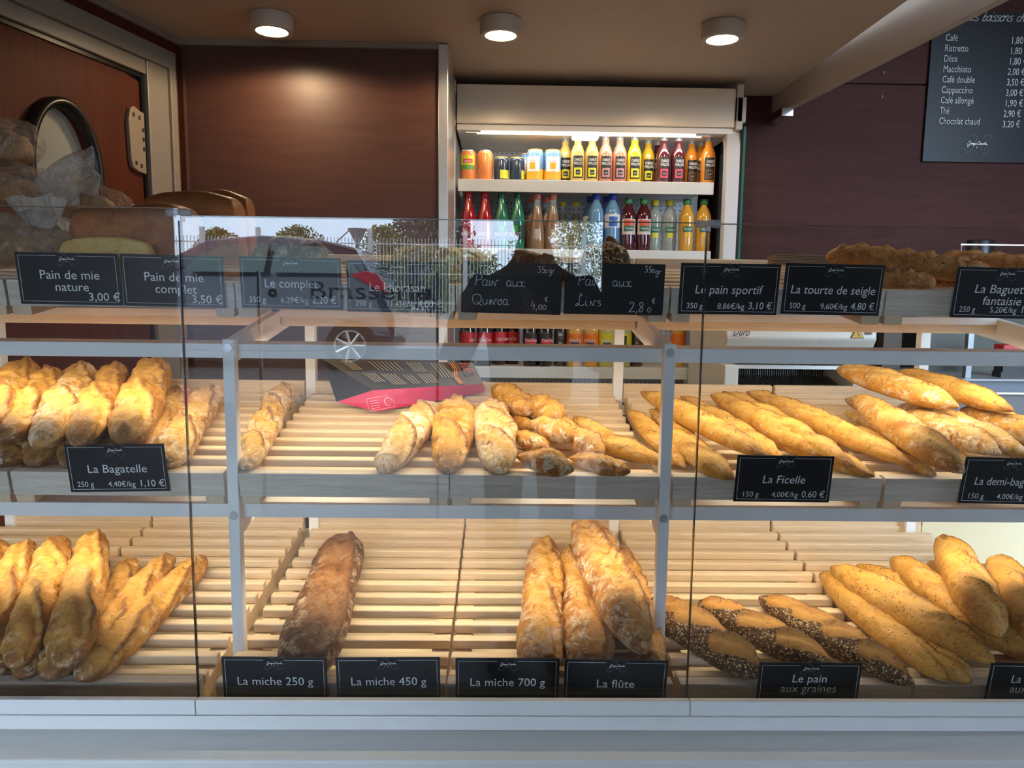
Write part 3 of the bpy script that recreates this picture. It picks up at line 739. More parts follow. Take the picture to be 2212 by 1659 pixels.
# handwritten cards, written as pen strokes
GLY = {
 'P': (1.0, [[(.35, 0), (.42, .5), (.5, 1.0)], [(.05, .75), (.15, 1.0), (.5, 1.12), (.95, .95), (.9, .62), (.55, .5), (.45, .52)]]),
 'Q': (1.05, [[(.55, 1.0), (.15, .9), (.05, .45), (.25, .05), (.65, .05), (.95, .45), (.85, .85), (.5, 1.02)], [(.5, .3), (.75, .05), (1.05, -.12)]]),
 'L': (.9, [[(.5, .85), (.62, 1.0), (.45, 1.1), (.4, .7), (.35, .2), (.1, .0), (.05, .15), (.25, .2), (.55, .0), (.85, .12)]]),
 'a': (.62, [[(.5, .5), (.2, .55), (.05, .3), (.15, .02), (.4, .1), (.5, .5)], [(.5, .5), (.46, .1), (.65, .03)]]),
 'i': (.3, [[(.12, .5), (.1, .08), (.3, .03)], [(.16, .76), (.18, .82)]]),
 'n': (.65, [[(.05, .5), (.08, .0)], [(.08, .3), (.3, .55), (.42, .4), (.42, .08), (.62, .03)]]),
 'N': (.7, [[(.05, .0), (.1, .5)], [(.1, .5), (.4, .0)], [(.4, .0), (.5, .5), (.72, .5)]]),
 'u': (.62, [[(.05, .5), (.06, .12), (.25, .0), (.45, .2), (.48, .5)], [(.48, .5), (.47, .1), (.62, .03)]]),
 'x': (.65, [[(.02, .45), (.2, .5), (.3, .25), (.2, .02), (.02, .06)], [(.6, .5), (.4, .45), (.3, .25), (.42, .02), (.66, .06)]]),
 'o': (.52, [[(.25, .5), (.05, .3), (.15, .02), (.4, .08), (.45, .38), (.25, .5), (.5, .5)]]),
 's': (.5, [[(.45, .5), (.2, .5), (.12, .36), (.4, .22), (.38, .04), (.08, .0)]]),
 'g': (.55, [[(.45, .5), (.15, .52), (.05, .25), (.25, .05), (.45, .3), (.46, .5)], [(.46, .5), (.42, -.3), (.2, -.45), (.08, -.3)]]),
 'r': (.5, [[(.08, .5), (.1, .0)], [(.1, .32), (.28, .52), (.42, .5)]]),
 '0': (.5, [[(.25, .52), (.05, .3), (.15, .02), (.38, .05), (.45, .35), (.25, .52)]]),
 '2': (.7, [[(.08, .75), (.25, .98), (.5, .85), (.42, .5), (.1, .05), (.15, .0), (.65, .05)]]),
 '3': (.6, [[(.08, .9), (.4, .95), (.25, .6), (.48, .4), (.35, .05), (.05, .08)]]),
 '4': (.6, [[(.25, .95), (.08, .4), (.5, .42)], [(.42, .6), (.4, .0)]]),
 '5': (.55, [[(.5, .92), (.2, .92), (.14, .55), (.4, .5), (.42, .12), (.08, .02)]]),
 '8': (.6, [[(.45, .9), (.2, .95), (.12, .7), (.4, .45), (.45, .12), (.2, .0), (.08, .2), (.45, .6), (.48, .88)]]),
 ',': (.3, [[(.15, .08), (.05, -.2)]]),
 'E': (.6, [[(.5, .7), (.25, .75), (.12, .4), (.25, .05), (.5, .1)], [(.0, .48), (.4, .5)], [(.0, .3), (.36, .32)]]),
 'd': (.62, [[(.45, .45), (.15, .5), (.05, .2), (.25, .03), (.45, .3)], [(.62, 1.0), (.48, .4), (.45, .08), (.62, .03)]]),
 'e': (.5, [[(.06, .2), (.4, .35), (.3, .52), (.08, .4), (.1, .06), (.48, .1)]]),
 'b': (.52, [[(.2, 1.0), (.1, .1), (.3, .0), (.45, .3), (.25, .48), (.12, .3)], [(.42, .42), (.6, .4)]]),
 'c': (.5, [[(.42, .42), (.2, .5), (.06, .25), (.2, .02), (.48, .1)]]),
 'h': (.56, [[(.2, 1.0), (.06, .0)], [(.08, .25), (.3, .5), (.38, .3), (.36, .06), (.54, .06)]]),
 ' ': (.6, [])}
def hand(parent, words, name='handwriting', slant=0, r=.00062, mt=None):
    m_ = MB()
    for s, x, z, h, sp in words:
        for ch in s:
            w, st = GLY[ch]
            for S in st:
                p = spline([(x+a*h*.95+slant*b*h, 0, z+b*h) for a, b in S], 5)
                m_.tube(p, r, 6, flat=YV)
            x += w*h*sp
    return m_.build(name, mt or CHALK, parent, smooth=True)
c = ptag('slate card handwritten Pain aux Quinoa', (1006, 564), (1207, 570), Yt, [], frame=False, emb=False, name='handwritten_card')
hand(c, [('Pai', -.072, -.043, .0195, .95), ('N', -.037, -.043, .0195, 1), ('aux', -.010, -.043, .0185, 1.0), ('Qui', -.071, -.077, .0185, .98), ('Noa', -.038, -.077, .0185, 1.0),
         ('35', .046, -.017, .012, 1), ('0', .058, -.017, .0115, 1), ('gr', .066, -.017, .0115, 1), ('4,00', .036, -.083, .016, .95), ('E', .061, -.069, .011, 1)])
c = ptag('slate card handwritten Pain aux Lins', (1227, 568), (1432, 571), Yt, [], frame=False, emb=False, name='handwritten_card')
hand(c, [('Pai', -.072, -.040, .0195, .95), ('N', -.037, -.040, .0195, 1), ('aux', -.004, -.041, .0185, 1.05), ('Li', -.070, -.077, .020, .95), ('Ns', -.044, -.077, .0185, 1.0),
         ('35', .053, -.015, .012, 1), ('0', .066, -.015, .0115, 1), ('gr', .073, -.018, .0115, 1), ('2,8', .028, -.087, .0185, .95), ('0', .062, -.087, .0165, 1), ('E', .070, -.071, .0125, 1)])

hd_ = hand(BOARD[0], [('des boissons chaudes', 0, 0, .043, .74)], 'title_script', .35, .0017, BINK); hd_.location = (BOARD[1], -.002, BOARD[2])

# ---------------------------------------------------------------- breads, middle shelf left: bagatelles
G1 = 'bagatelle loaves piled on the middle shelf'
K = dict(cat='bread', group=G1, style='log', turn=13)
bread('rustic_loaf', 'underlying bagatelle loaf low at the left frame edge, below the pile', 'mid', (10, 998), (60, 880), 78, GOLD, slashes=1, **K)
bread('rustic_loaf', 'underlying bagatelle loaf left of the Bagatelle card', 'mid', (78, 1000), (140, 880), 70, GOLD, slashes=1, **K)
bread('rustic_loaf', 'underlying bagatelle loaf half hidden by the Bagatelle card top left corner', 'mid', (150, 1000), (215, 850), 66, GOLD, slashes=1, **K)
bread('rustic_loaf', 'underlying bagatelle loaf showing its tip between two upper loaves', 'mid', (235, 1000), (288, 845), 66, GOLD, slashes=1, **K)
bread('rustic_loaf', 'underlying bagatelle loaf leaning behind the upper rightmost one', 'mid', (315, 995), (395, 840), 66, PALE, slashes=2, **K)
bread('rustic_loaf', 'pale bagatelle loaf at the right foot of the pile behind the Bagatelle card', 'mid', (352, 1003), (462, 842), 74, PALE, slashes=2, rough=1.2, **K)
bread('rustic_loaf', 'upper bagatelle loaf cut by the left frame edge', 'mid', (-45, 940), (58, 790), 84, GOLD, h=(.062, .05), slashes=2, **K)
bread('rustic_loaf', 'upper bagatelle loaf with a dark brown tip, second of the upper layer', 'mid', (12, 945), (115, 806), 82, GOLD, h=(.05, .045), slashes=2, rough=1.2, **K)
bread('rustic_loaf', 'upper bagatelle loaf with a floury white lower end', 'mid', (88, 962), (186, 792), 78, PALE, h=(.05, .045), slashes=2, rough=1.2, **K)
bread('rustic_loaf', 'upper bagatelle loaf in the middle of the pile, tip just above the card', 'mid', (172, 956), (254, 793), 74, GOLD, h=(.05, .045), slashes=2, rough=1.2, **K)
bread('rustic_loaf', 'upper bagatelle loaf with a torn ear, above the right half of the card', 'mid', (272, 950), (336, 790), 88, GOLD, h=(.05, .045), slashes=2, rough=1.3, **K)

# middle shelf centre
bread('knobbly_baguette', 'pale knobbly baguette leaning beside the left white post', 'mid', (530, 1012), (616, 836), 58, PALE, style='log', slashes=4, rough=1.5)
G2 = 'short pointed loaves on the middle shelf'
bread('pointed_loaf', 'pale floury pointed loaf, nearest the paper bag of the three', 'mid', (822, 1020), (938, 872), 84, FLOURY, style='oval', slashes=2, tails=(.14, .16), fat=(1.05, .95), turn=30, group=G2)
bread('pointed_loaf', 'golden pointed loaf with a burst crust, between the two floury ones', 'mid', (966, 1022), (988, 862), 90, GOLD, style='oval', slashes=2, tails=(.14, .17), turn=30, group=G2)
bread('pointed_loaf', 'floury pointed loaf with three white slashes beside the twisted loaves', 'mid', (1082, 1022), (1054, 868), 88, FLOURY, style='oval', slashes=3, tails=(.16, .16), turn=32, group=G2)
def lobes(name, label, mt, lst, group):
    pts = []; parts = []
    for i, (a, b, w, h, sd) in enumerate(lst):
        Rr = .03
        for _ in range(3):
            off = .62*Rr*.85+.002
            A = on_tray(a[0], a[1], 'mid', off+h); B = on_tray(b[0], b[1], 'mid', off+h)
            Mi = (A+B)/2; Rr = .5*w*np.dot(Mi-CAM, FW)/F
        L_ = np.linalg.norm(B-A); ax = (B-A)/L_; nz = np.array([0, -SL, 1]); yv = np.cross(nz, ax); yv /= np.linalg.norm(yv); zv = np.cross(ax, yv)
        T = np.eye(4); T[:3, 0], T[:3, 1], T[:3, 2] = ax, yv, zv; T[:3, 3] = (A+B)/2-zv*(.62*Rr*.85)
        parts.append((bread_geo(L_, Rr, 'lobe', sd, slashes=1, tails=(.12, .12), nu=56, nv=30, flat=.85, turn=15, rough=1.2), T)); pts.append(Mi)
    c = np.mean(pts, 0)
    for _, T in parts: T[:3, 3] -= c
    me = bread_mesh(name, parts, mt); o = bpy.data.objects.new(name, me); COL.objects.link(o); o.location = c
    return tag(o, label, 'bread', group)
G3 = 'twisted ear loaves on the middle shelf'
lobes('twisted_loaf', 'twisted ear loaf rising highest at the back, golden lobes', GOLD,
      [((1152, 892), (1062, 838), 62, .022, 5), ((1208, 908), (1140, 858), 56, .028, 6), ((1152, 924), (1096, 890), 34, .0, 7), ((1240, 945), (1185, 890), 46, .012, 8)], G3)
lobes('twisted_loaf', 'twisted ear loaf lying in front, floury lobes and brown tips', FLUTE,
      [((1245, 950), (1145, 912), 52, .020, 9), ((1300, 985), (1232, 932), 58, .014, 10), ((1185, 972), (1106, 938), 44, .004, 11), ((1240, 1016), (1114, 985), 60, .012, 12), ((1362, 1020), (1228, 988), 48, .004, 13)], G3)

# middle shelf right: ficelles
G4 = 'ficelles piled on the middle shelf'
K = dict(cat='bread', group=G4, style='ficelle', rough=.6)
bread('ficelle', 'bent thin ficelle lying across towards the right white post', 'mid', (1442, 1008), (1228, 902), 52, FICELLE, slashes=2, bend=.10, **K)
bread('ficelle', 'short looking ficelle standing up just left of the right white post', 'mid', (1480, 1010), (1358, 885), 44, FICELLE, slashes=2, **K)
bread('ficelle', 'brown ficelle low in the pile behind the right white post', 'mid', (1540, 1000), (1404, 884), 44, FICELLE, slashes=3, **K)
bread('ficelle', 'lowest ficelle with its end poking over the front board', 'mid', (1584, 1036), (1420, 930), 58, FICELLE, h=(.006, .004), slashes=2, **K)
bread('ficelle', 'top ficelle crossing the right white post', 'mid', (1660, 990), (1384, 846), 54, FICELLE, h=(.032, .034), slashes=4, **K)
bread('ficelle', 'brown tipped ficelle second along behind the glass joint', 'mid', (1700, 1000), (1470, 856), 48, FICELLE, h=(.0, .0), slashes=4, **K)
bread('ficelle', 'ficelle ending above the middle of the Ficelle card', 'mid', (1776, 985), (1535, 852), 54, FICELLE, h=(.012, .012), slashes=4, **K)
bread('ficelle', 'ficelle with a dark curled tip right of the Ficelle card', 'mid', (1850, 1010), (1560, 846), 52, FICELLE, h=(.020, .016), slashes=4, **K)
bread('ficelle', 'longest ficelle at the right edge of the pile', 'mid', (1976, 1006), (1612, 846), 56, FICELLE, h=(.010, .010), slashes=5, **K)
bread('ficelle', 'underlying ficelle showing only its end beside the Ficelle card', 'mid', (1890, 1030), (1640, 930), 52, FICELLE, slashes=4, **K)
bread('ficelle', 'underlying ficelle reaching towards the half baguettes', 'mid', (2022, 1028), (1846, 926), 48, FICELLE, slashes=3, **K)
G5 = 'half baguettes piled on the middle shelf'
K = dict(cat='bread', group=G5, style='ficelle', rough=.6)
bread('half_baguette', 'brown half baguette underneath, only its back tip in sight', 'mid', (2000, 930), (1826, 862), 44, FLUTE, slashes=2, h=(.0, .0), **K)
bread('half_baguette', 'small floury half baguette tip under the big pale one', 'mid', (2010, 965), (1822, 888), 40, PALE, slashes=2, **K)
bread('half_baguette', 'underlying half baguette at the foot of the pile behind the demi-baguette card', 'mid', (2095, 1010), (1950, 950), 54, DEMI, slashes=2, **K)
bread('half_baguette', 'half baguette cut by the right frame edge low in the pile', 'mid', (2290, 1010), (2060, 905), 64, DEMI, slashes=3, h=(.004, .004), **K)
bread('half_baguette', 'floury white half baguette in the middle of the pile', 'mid', (2225, 985), (1940, 876), 66, PALE, slashes=3, h=(.034, .036), **K)
bread('half_baguette', 'half baguette right of the big pale one, ending above the card', 'mid', (2162, 982), (1958, 892), 66, PALE, slashes=3, h=(.036, .034), **K)
bread('half_baguette', 'big pale half baguette in front, on top of the pile', 'mid', (2082, 1022), (1842, 858), 76, DEMI, slashes=3, h=(.036, .042), seed=41, **K)
bread('half_baguette', 'half baguette at the right frame edge under the topmost pair', 'mid', (2290, 962), (2075, 884), 66, DEMI, slashes=3, h=(.04, .045), **K)
bread('half_baguette', 'topmost half baguette with its tip just under the white rail', 'mid', (2072, 880), (1808, 796), 66, DEMI, slashes=3, h=(.085, .088), seed=44, **K)
bread('half_baguette', 'topmost half baguette lying furthest back on the right', 'mid', (2190, 888), (1938, 804), 58, FICELLE, slashes=3, h=(.085, .085), seed=45, **K)

# bottom deck left: plain baguettes
G6 = 'plain baguettes piled on the bottom tray'
K = dict(cat='bread', group=G6, style='log', turn=11)
bread('baguette', 'underlying baguette end low at the left frame edge', 'bot', (-10, 1455), (60, 1250), 78, GOLD, slashes=0, **K)
bread('baguette', 'underlying baguette end second from the left on the front board', 'bot', (52, 1462), (120, 1260), 74, GOLD, slashes=0, **K)
bread('baguette', 'underlying baguette end below the two big upper ones', 'bot', (112, 1462), (190, 1260), 82, GOLD, slashes=0, **K)
bread('baguette', 'baguette lying behind the upper ones with its tip in the tray middle', 'bot', (190, 1420), (285, 1212), 64, GOLD, slashes=2, **K)
bread('baguette', 'baguette just left of the outermost slanting one', 'bot', (205, 1400), (365, 1205), 66, GOLD, slashes=3, h=(.010, .008), **K)
bread('baguette', 'slanting baguette at the right edge of the pile, tip by the glass joint', 'bot', (172, 1470), (440, 1206), 76, GOLD, slashes=2, seed=50, **K)
bread('baguette', 'baguette tip peeping in at the left frame edge', 'bot', (-90, 1400), (0, 1172), 74, GOLD, slashes=2, h=(.05, .05), **K)
bread('baguette', 'upper baguette half cut by the left frame edge', 'bot', (-30, 1360), (56, 1178), 78, GOLD, slashes=2, h=(.055, .05), **K)
bread('baguette', 'upper baguette left of the largest, long shaded front end', 'bot', (35, 1440), (130, 1164), 80, GOLD, slashes=2, h=(.062, .05), seed=57, **K)
bread('baguette', 'largest upper baguette with a blunt shaded front end', 'bot', (138, 1438), (206, 1160), 90, GOLD, slashes=2, h=(.062, .052), seed=58, **K)
# bottom deck centre
bread('miche_loaf', 'single dark brown floury miche loaf on the bottom tray', 'bot', (648, 1462), (750, 1160), 124, BROWNC, style='log', slashes=1, turn=3, rough=.6, flat=.7, fat=(1.04, .9), seed=61)
G7 = 'flutes on the bottom tray'
K = dict(cat='bread', group=G7, style='log')
bread('flute_loaf', 'flute with a notch in its side standing apart on the left', 'bot', (1164, 1462), (1178, 1168), 92, FLUTE, slashes=2, turn=14, seed=63, **K)
bread('flute_loaf', 'flute underneath the tallest one', 'bot', (1278, 1462), (1240, 1190), 92, FLUTE, slashes=1, turn=10, seed=64, **K)
bread('flute_loaf', 'floury flute at the right, next to the white post', 'bot', (1412, 1458), (1342, 1186), 74, FLUTE, slashes=2, turn=10, seed=65, **K)
bread('flute_loaf', 'tallest flute resting on top of two others, dark front end', 'bot', (1392, 1412), (1256, 1124), 106, FLUTE, slashes=1, turn=8, h=(.05, .038), seed=66, style='baguette', group=G7)
# bottom deck right: seeded and flax loaves
G8 = 'dark seeded loaves on the bottom tray'
K = dict(cat='bread', group=G8, style='baguette', rough=.6)
bread('seeded_loaf', 'dark seeded loaf behind the right white post', 'bot', (1648, 1462), (1402, 1298), 92, SEEDED, slashes=3, turn=30, seed=71, **K)
bread('seeded_loaf', 'dark seeded loaf in the middle of the three', 'bot', (1812, 1452), (1508, 1300), 78, SEEDED, slashes=3, turn=30, seed=72, **K)
bread('seeded_loaf', 'dark seeded loaf next to the flax baguettes', 'bot', (1975, 1478), (1640, 1290), 80, SEEDED, slashes=4, turn=30, seed=73, **K)
G9 = 'flax speckled baguettes on the bottom tray'
K = dict(cat='bread', group=G9, style='baguette', rough=.6)
bread('flax_baguette', 'flax baguette underneath, end resting on the front board', 'bot', (2100, 1474), (1880, 1330), 70, FLAX, slashes=3, **K)
bread('flax_baguette', 'flax baguette underneath at the right frame edge', 'bot', (2290, 1440), (2020, 1300), 74, FLAX, slashes=3, **K)
bread('flax_baguette', 'flax baguette tip just left of the steep upright one', 'bot', (2150, 1330), (2005, 1214), 52, FLAX, slashes=3, h=(.02, .02), **K)
bread('flax_baguette', 'flax baguette tip just right of the steep upright one', 'bot', (2230, 1350), (2112, 1222), 52, FLAX, slashes=3, h=(.02, .02), **K)
bread('flax_baguette', 'lowest slanting flax baguette beside the seeded loaves', 'bot', (2045, 1472), (1772, 1238), 72, FLAX, slashes=4, seed=81, **K)
bread('flax_baguette', 'browner flax baguette running to the right frame edge', 'bot', (2260, 1432), (1850, 1220), 66, FLAX, slashes=4, h=(.018, .012), seed=82, **K)
bread('flax_baguette', 'long flax baguette second from the seeded loaves, upper layer', 'bot', (2150, 1432), (1794, 1224), 78, FLAX, slashes=4, h=(.042, .03), seed=83, **K)
bread('flax_baguette', 'pale flax baguette behind the steep upright one', 'bot', (2110, 1352), (1926, 1206), 66, FLAX, slashes=3, h=(.045, .04), seed=84, **K)
bread('flax_baguette', 'steep upright flax baguette, highest of the pile', 'bot', (2158, 1376), (2032, 1160), 84, FLAX, slashes=3, h=(.085, .075), seed=85, style='log', cat='bread', group=G9) if False else bread('flax_baguette', 'steep upright flax baguette, highest of the pile', 'bot', (2158, 1376), (2032, 1160), 84, FLAX, slashes=3, h=(.085, .075), seed=85, **K)
bread('flax_baguette', 'steep flax baguette cut by the right frame edge', 'bot', (2265, 1410), (2150, 1206), 84, FLAX, slashes=3, h=(.085, .07), seed=86, **K)

# ---------------------------------------------------------------- top shelf
def pan_loaf(name, label, x0, x1, y0, y1, z0, zs, zd, seed, domes, mt=BRIOCHE):
    """tall tin loaf: straight sides up to zs, domed crown up to zd"""
    nx, na = 70, 44; V = []; Fc = []
    xs = np.linspace(0, 1, nx)
    prof = []
    for k in range(na):
        a = k/na; prof.append(a)
    pts = []
    for i, u in enumerate(xs):
        e = min(u, 1-u); ins = .022*max(0, 1-e/.06)**2
        dm = 0
        for c, wd, hh in domes: dm = max(dm, hh*max(0, 1-((u-c)/wd)**2)**.6)
        ztop = zs+(zd-zs)*dm; hw = (y1-y0)/2
        ring = []
        for k in range(na):
            t = 2*math.pi*(k+.5)/na; c_, s_ = math.cos(t), math.sin(t)
            ex = .28 if s_ < 0 else .42
            yy = hw*math.copysign(abs(c_)**ex, c_); 
            zz = math.copysign(abs(s_)**ex, s_)
            zc = z0+(zs-z0)*.5
            z = zc+zz*((ztop-zc) if s_ > 0 else (zc-z0))
            yy *= 1+.07*max(0, (z-zs*.6-z0*.4)/(zd-z0))
            ring.append(((y0+y1)/2+yy*(1-ins*4), z if s_ < 0 else z-ins*.6))
        for y, z in ring: V.append((x0+(x1-x0)*u, y, z))
    for i in range(nx-1):
        for k in range(na): Fc.append((i*na+k, i*na+(k+1) % na, (i+1)*na+(k+1) % na, (i+1)*na+k))
    Fc += [tuple(reversed(range(na))), tuple((nx-1)*na+k for k in range(na))]
    q = np.array(V); c = np.array([(x0+x1)/2, (y0+y1)/2, z0])
    nn = fbm(q*14, seed, 3)*.006; d = q-np.array([0, (y0+y1)/2, (z0+zs)/2]); d[:, 0] = 0; d /= np.linalg.norm(d, axis=1)[:, None]+1e-9
    q = q+d*nn[:, None]-c
    tip = np.clip((q[:, 2]-(zs-z0)*.8)/(zd-zs+.01), 0, 1)
    z_ = np.zeros(len(q))
    me = bread_mesh(name, [((q, Fc, dict(ear=z_, edge=z_, tip=tip)), None)], mt)
    o = bpy.data.objects.new(name, me); COL.objects.link(o); o.location = c
    return tag(o, label, 'bread', 'brown tin loaves on the top shelf')
zt = lambda Y: 1.607+SL*(Y-1.36)
P1 = at(150, 600, 1.42); P2 = at(400, 600, 1.42); P3 = at(516, 600, 1.50)
pan_loaf('tin_loaf', 'tall tin loaf directly behind the two Pain de mie cards', at(146, 500, 1.43)[0], at(392, 500, 1.43)[0], 1.43, 1.55, zt(1.43)-.0+.012, at(0+300, 470, 1.43)[2], at(250, 436, 1.45)[2], 3, [(.3, .42, .8), (.72, .40, 1)])
pan_loaf('tin_loaf', 'tallest tin loaf with a rounded crown, behind the left glass clip', at(305, 500, 1.58)[0], at(508, 500, 1.58)[0], 1.575, 1.66, zt(1.575)+.012, at(400, 450, 1.58)[2], at(400, 408, 1.58)[2], 4, [(.48, .62, 1)])
pan_loaf('tin_loaf', 'tin loaf furthest right, its end face standing out past the crown', at(430, 500, 1.70)[0], at(545, 500, 1.70)[0], 1.672, 1.73, zt(1.672)+.012, at(480, 455, 1.70)[2], at(480, 413, 1.70)[2], 5, [(.4, .7, 1)])
lc = crust('pale_cut_crust', (.70, .50, .20), (.60, .38, .12), (.7, .5, .2), flour=.2, bump=.2)
pan_loaf('tin_loaf', 'pale yellow crust of a low loaf in front of the tall tin loaves', at(134, 580, 1.395)[0], at(330, 580, 1.395)[0], 1.385, 1.415, zt(1.385)+.004, at(230, 540, 1.39)[2], at(230, 512, 1.39)[2], 6, [(.5, .6, 1)], lc)
bread('crusty_loaf', 'dark crusted loaf behind the Le complet card', 'top', (545, 575), (712, 568), 112, BROWNC, Y=(1.47, 1.50), style='log', slashes=2, seed=91, flat=.95)
bread('crusty_loaf', 'pale floury loaf with a cut face behind the Le khorasan card', 'top', (1004, 580), (850, 566), 92, PALE, Y=(1.46, 1.52), style='log', slashes=2, seed=92)
bread('crusty_loaf', 'brown torn loaf behind the Pain aux Quinoa card', 'top', (1040, 588), (1226, 590), 112, BROWNC, Y=(1.47, 1.47), style='baguette', slashes=2, seed=93)
bread('seeded_cob', 'seed covered loaf behind the Pain aux Lins card', 'top', (1262, 580), (1352, 576), 120, Y=(1.46, 1.48), mt=crust('linseed_crust', (.36, .18, .06), (.25, .10, .03), (.36, .18, .06), flour=0, seeds=('band', 210, .5), bump=.8), style='log', slashes=0, seed=94, flat=.95)
# dark upright slice leaning against the seeded loaf
c = at(1336, 578, 1.60); sl_ = MB(); 
pl = [(-.012, -.03), (.016, -.03), (.018, .01), (.010, .038), (-.008, .060), (-.022, .068), (-.030, .062), (-.028, .045), (-.016, .022), (-.012, .0)]
sl_.prism_y(pl, -.006, .006); o = sl_.build('bread_slice', BROWNC, None, smooth=50, bevel=.003); o.location = c
tag(o, 'dark curled slice standing upright beside the seed covered loaf', 'bread')
G10 = 'speckled fancy baguettes on the top shelf'
K = dict(cat='bread', group=G10, style='log', turn=50, rough=.5)
bread('fancy_baguette', 'underlying fancy baguette right of the Tourte card', 'top', (2020, 612), (1850, 606), 56, CEREAL, slashes=4, seed=95, Y=(1.43, 1.46), **K)
bread('fancy_baguette', 'underlying fancy baguette behind the Baguette fantaisie card', 'top', (2260, 618), (1960, 604), 56, CEREAL, slashes=4, seed=96, Y=(1.44, 1.52), **K)
bread('fancy_baguette', 'long speckled fancy baguette lying on top', 'top', (2150, 596), (1784, 553), 72, CEREAL, slashes=6, seed=97, Y=(1.42, 1.52), **K)
bread('fancy_baguette', 'paler fancy baguette running out at the right frame edge', 'top', (2330, 592), (2030, 560), 56, CEREAL, slashes=5, seed=98, Y=(1.48, 1.62), **K)
# paper sheets and flat wrapping
t = thing('paper_stack', 'stack of brown wrapping paper behind the Tourte card', 'paper', tuple(at(1740, 572, 1.58)))
pap = plain('kraft_paper', (.30, .20, .11), .7, var=.1)
rg = random.Random(4)
for k in range(7):
    z = k*.0032; a = rg.uniform(-.004, .004)
    MB().hexa([(-.062+a, 0, z), (.10, 0, z-.002), (.10, .07, z-.002), (-.058+a, .06, z)], [(-.062+a, 0, z+.002), (.10, 0, z), (.10, .07, z), (-.058+a, .06, z+.002)]).build('sheet', pap, t)
m_ = MB(); nxx, nyy = 24, 8; A = at(955, 556, 1.60)
v = []
for i in range(nxx):
    for j in range(nyy):
        u, w_ = i/(nxx-1), j/(nyy-1)
        v.append((A[0]+u*.20, 1.58+w_*.10, A[2]+.012*math.sin(u*7)+.010*w_+.006*math.sin(u*23+w_*5)-.01*u))
m_.add(v, [(i*nyy+j, (i+1)*nyy+j, (i+1)*nyy+j+1, i*nyy+j+1) for i in range(nxx-1) for j in range(nyy-1)])
o = m_.build('wrapping_paper', pap, None, smooth=True, fix=False); sm = o.modifiers.new('thickness', 'SOLIDIFY'); sm.thickness = .0008
tag(o, 'crumpled brown paper lying behind the Quinoa card', 'paper')

# bagged sliced breads at the top left
def film(name, amin, amax, c_):
    mt, t_, b, N, L = nt(name)
    v = mapped(N, L, (1, 1, 1)); n1 = noise(N, L, v, 30, 6, .6, 2.5); n2 = noise(N, L, v, 14, 3)
    b.inputs['Base Color'].default_value = (*c_, 1); b.inputs['Roughness'].default_value = .16
    L.new(mrange(N, L, n1, .42, .62, amin, amax), b.inputs['Alpha'])
    bp = N.new('ShaderNodeBump'); bp.inputs['Strength'].default_value = .9; bp.inputs['Distance'].default_value = .006
    L.new(n1, bp.inputs['Height']); L.new(bp.outputs[0], b.inputs['Normal'])
    return mt
FILM = film('clear_plastic_film', .14, .42, (.46, .39, .31)); KNOT = film('gathered_plastic_film', .45, .75, (.58, .53, .47))
def bag(label, c, size, seed, knot=None, rz=0, ry=0):
    t = thing('bread_bag', label, 'bag', c, (0, ry, rz), 'plastic bags of sliced bread')
    g, fs, a_ = bread_geo(size[0]*.86, size[2]*.47, 'log', seed, slashes=0, rough=1.0, nu=46, nv=28, flat=.95)
    me = bread_mesh('sliced_bread', [((g, fs, a_), None)], crust_bag); o = bpy.data.objects.new('sliced_bread', me); COL.objects.link(o); o.parent = t
    nu, nv = 60, 44; q = []
    for i in range(nu):
        u = i/(nu-1); w = abs(2*u-1); pr = (1-w**5)**.5
        pr = max(pr, .10)
        for k in range(nv):
            th = 2*math.pi*k/nv
            q.append(((u-.5)*size[0], pr*size[1]/2*math.cos(th), size[2]*.47+pr*size[2]*.53*math.sin(th)))
    q = np.array(q); n_ = fbm(q*22+seed, seed, 4); n2 = np.abs(fbm(q*np.array([14, 46, 46])+seed*2, seed+3, 2))
    d = q-np.array([0, 0, size[2]*.47]); d /= np.linalg.norm(d, axis=1)[:, None]+1e-9
    q = q+d*(.014*n_-.016*n2)[:, None]+d*.006
    fs = [(i*nv+k, i*nv+(k+1) % nv, (i+1)*nv+(k+1) % nv, (i+1)*nv+k) for i in range(nu-1) for k in range(nv)]
    MB().add(q.tolist(), fs).build('plastic_film', FILM, t, smooth=True)
    if knot:
        kx, kd, kl = knot; nu2, nv2 = 26, 40; q = []
        for i in range(nu2):
            u = i/(nu2-1); r = .008+(.052*kl/.1)*u**.8
            for k in range(nv2):
                th = 2*math.pi*k/nv2; rr = r*(1+.22*math.sin(th*7+seed)*u+.1*math.sin(th*3+u*4))
                q.append((kx+kd[0]*u*kl+rr*.35*math.cos(th)*(1 if kd[0] == 0 else .3), rr*.35*math.sin(th) if kd[0] == 0 else rr*.45*math.cos(th), size[2]*.5+kd[1]*u*kl+(rr*math.sin(th) if kd[0] else rr*.1*math.sin(th*5))))
        if not kd[0]: q = [(p[0]*1.0+(p[0]-kx)*2.0, p[1], p[2]) for p in q]
        fs = [(i*nv2+k, i*nv2+(k+1) % nv2, (i+1)*nv2+(k+1) % nv2, (i+1)*nv2+k) for i in range(nu2-1) for k in range(nv2)]
        MB().add(q, fs).build('bag_knot', KNOT, t, smooth=True, fix=False)
crust_bag = crust('bagged_crust', (.36, .20, .09), (.20, .10, .045), (.4, .22, .1), flour=.3)
b0 = at(40, 590, 1.50)
bag('plastic bread bag at the bottom of the pile, gathered neck pointing up', tuple(at(70, 560, 1.46)), (.21, .11, .085), 3, (0.02, (0, 1), .075))
bag('plastic bread bag low at the left frame edge', tuple(at(-40, 585, 1.60)), (.19, .13, .12), 4)
bag('plastic bread bag sloping down behind the tin loaves', tuple(at(150, 470, 1.66)), (.25, .12, .085), 5, None, 0, R_(14))
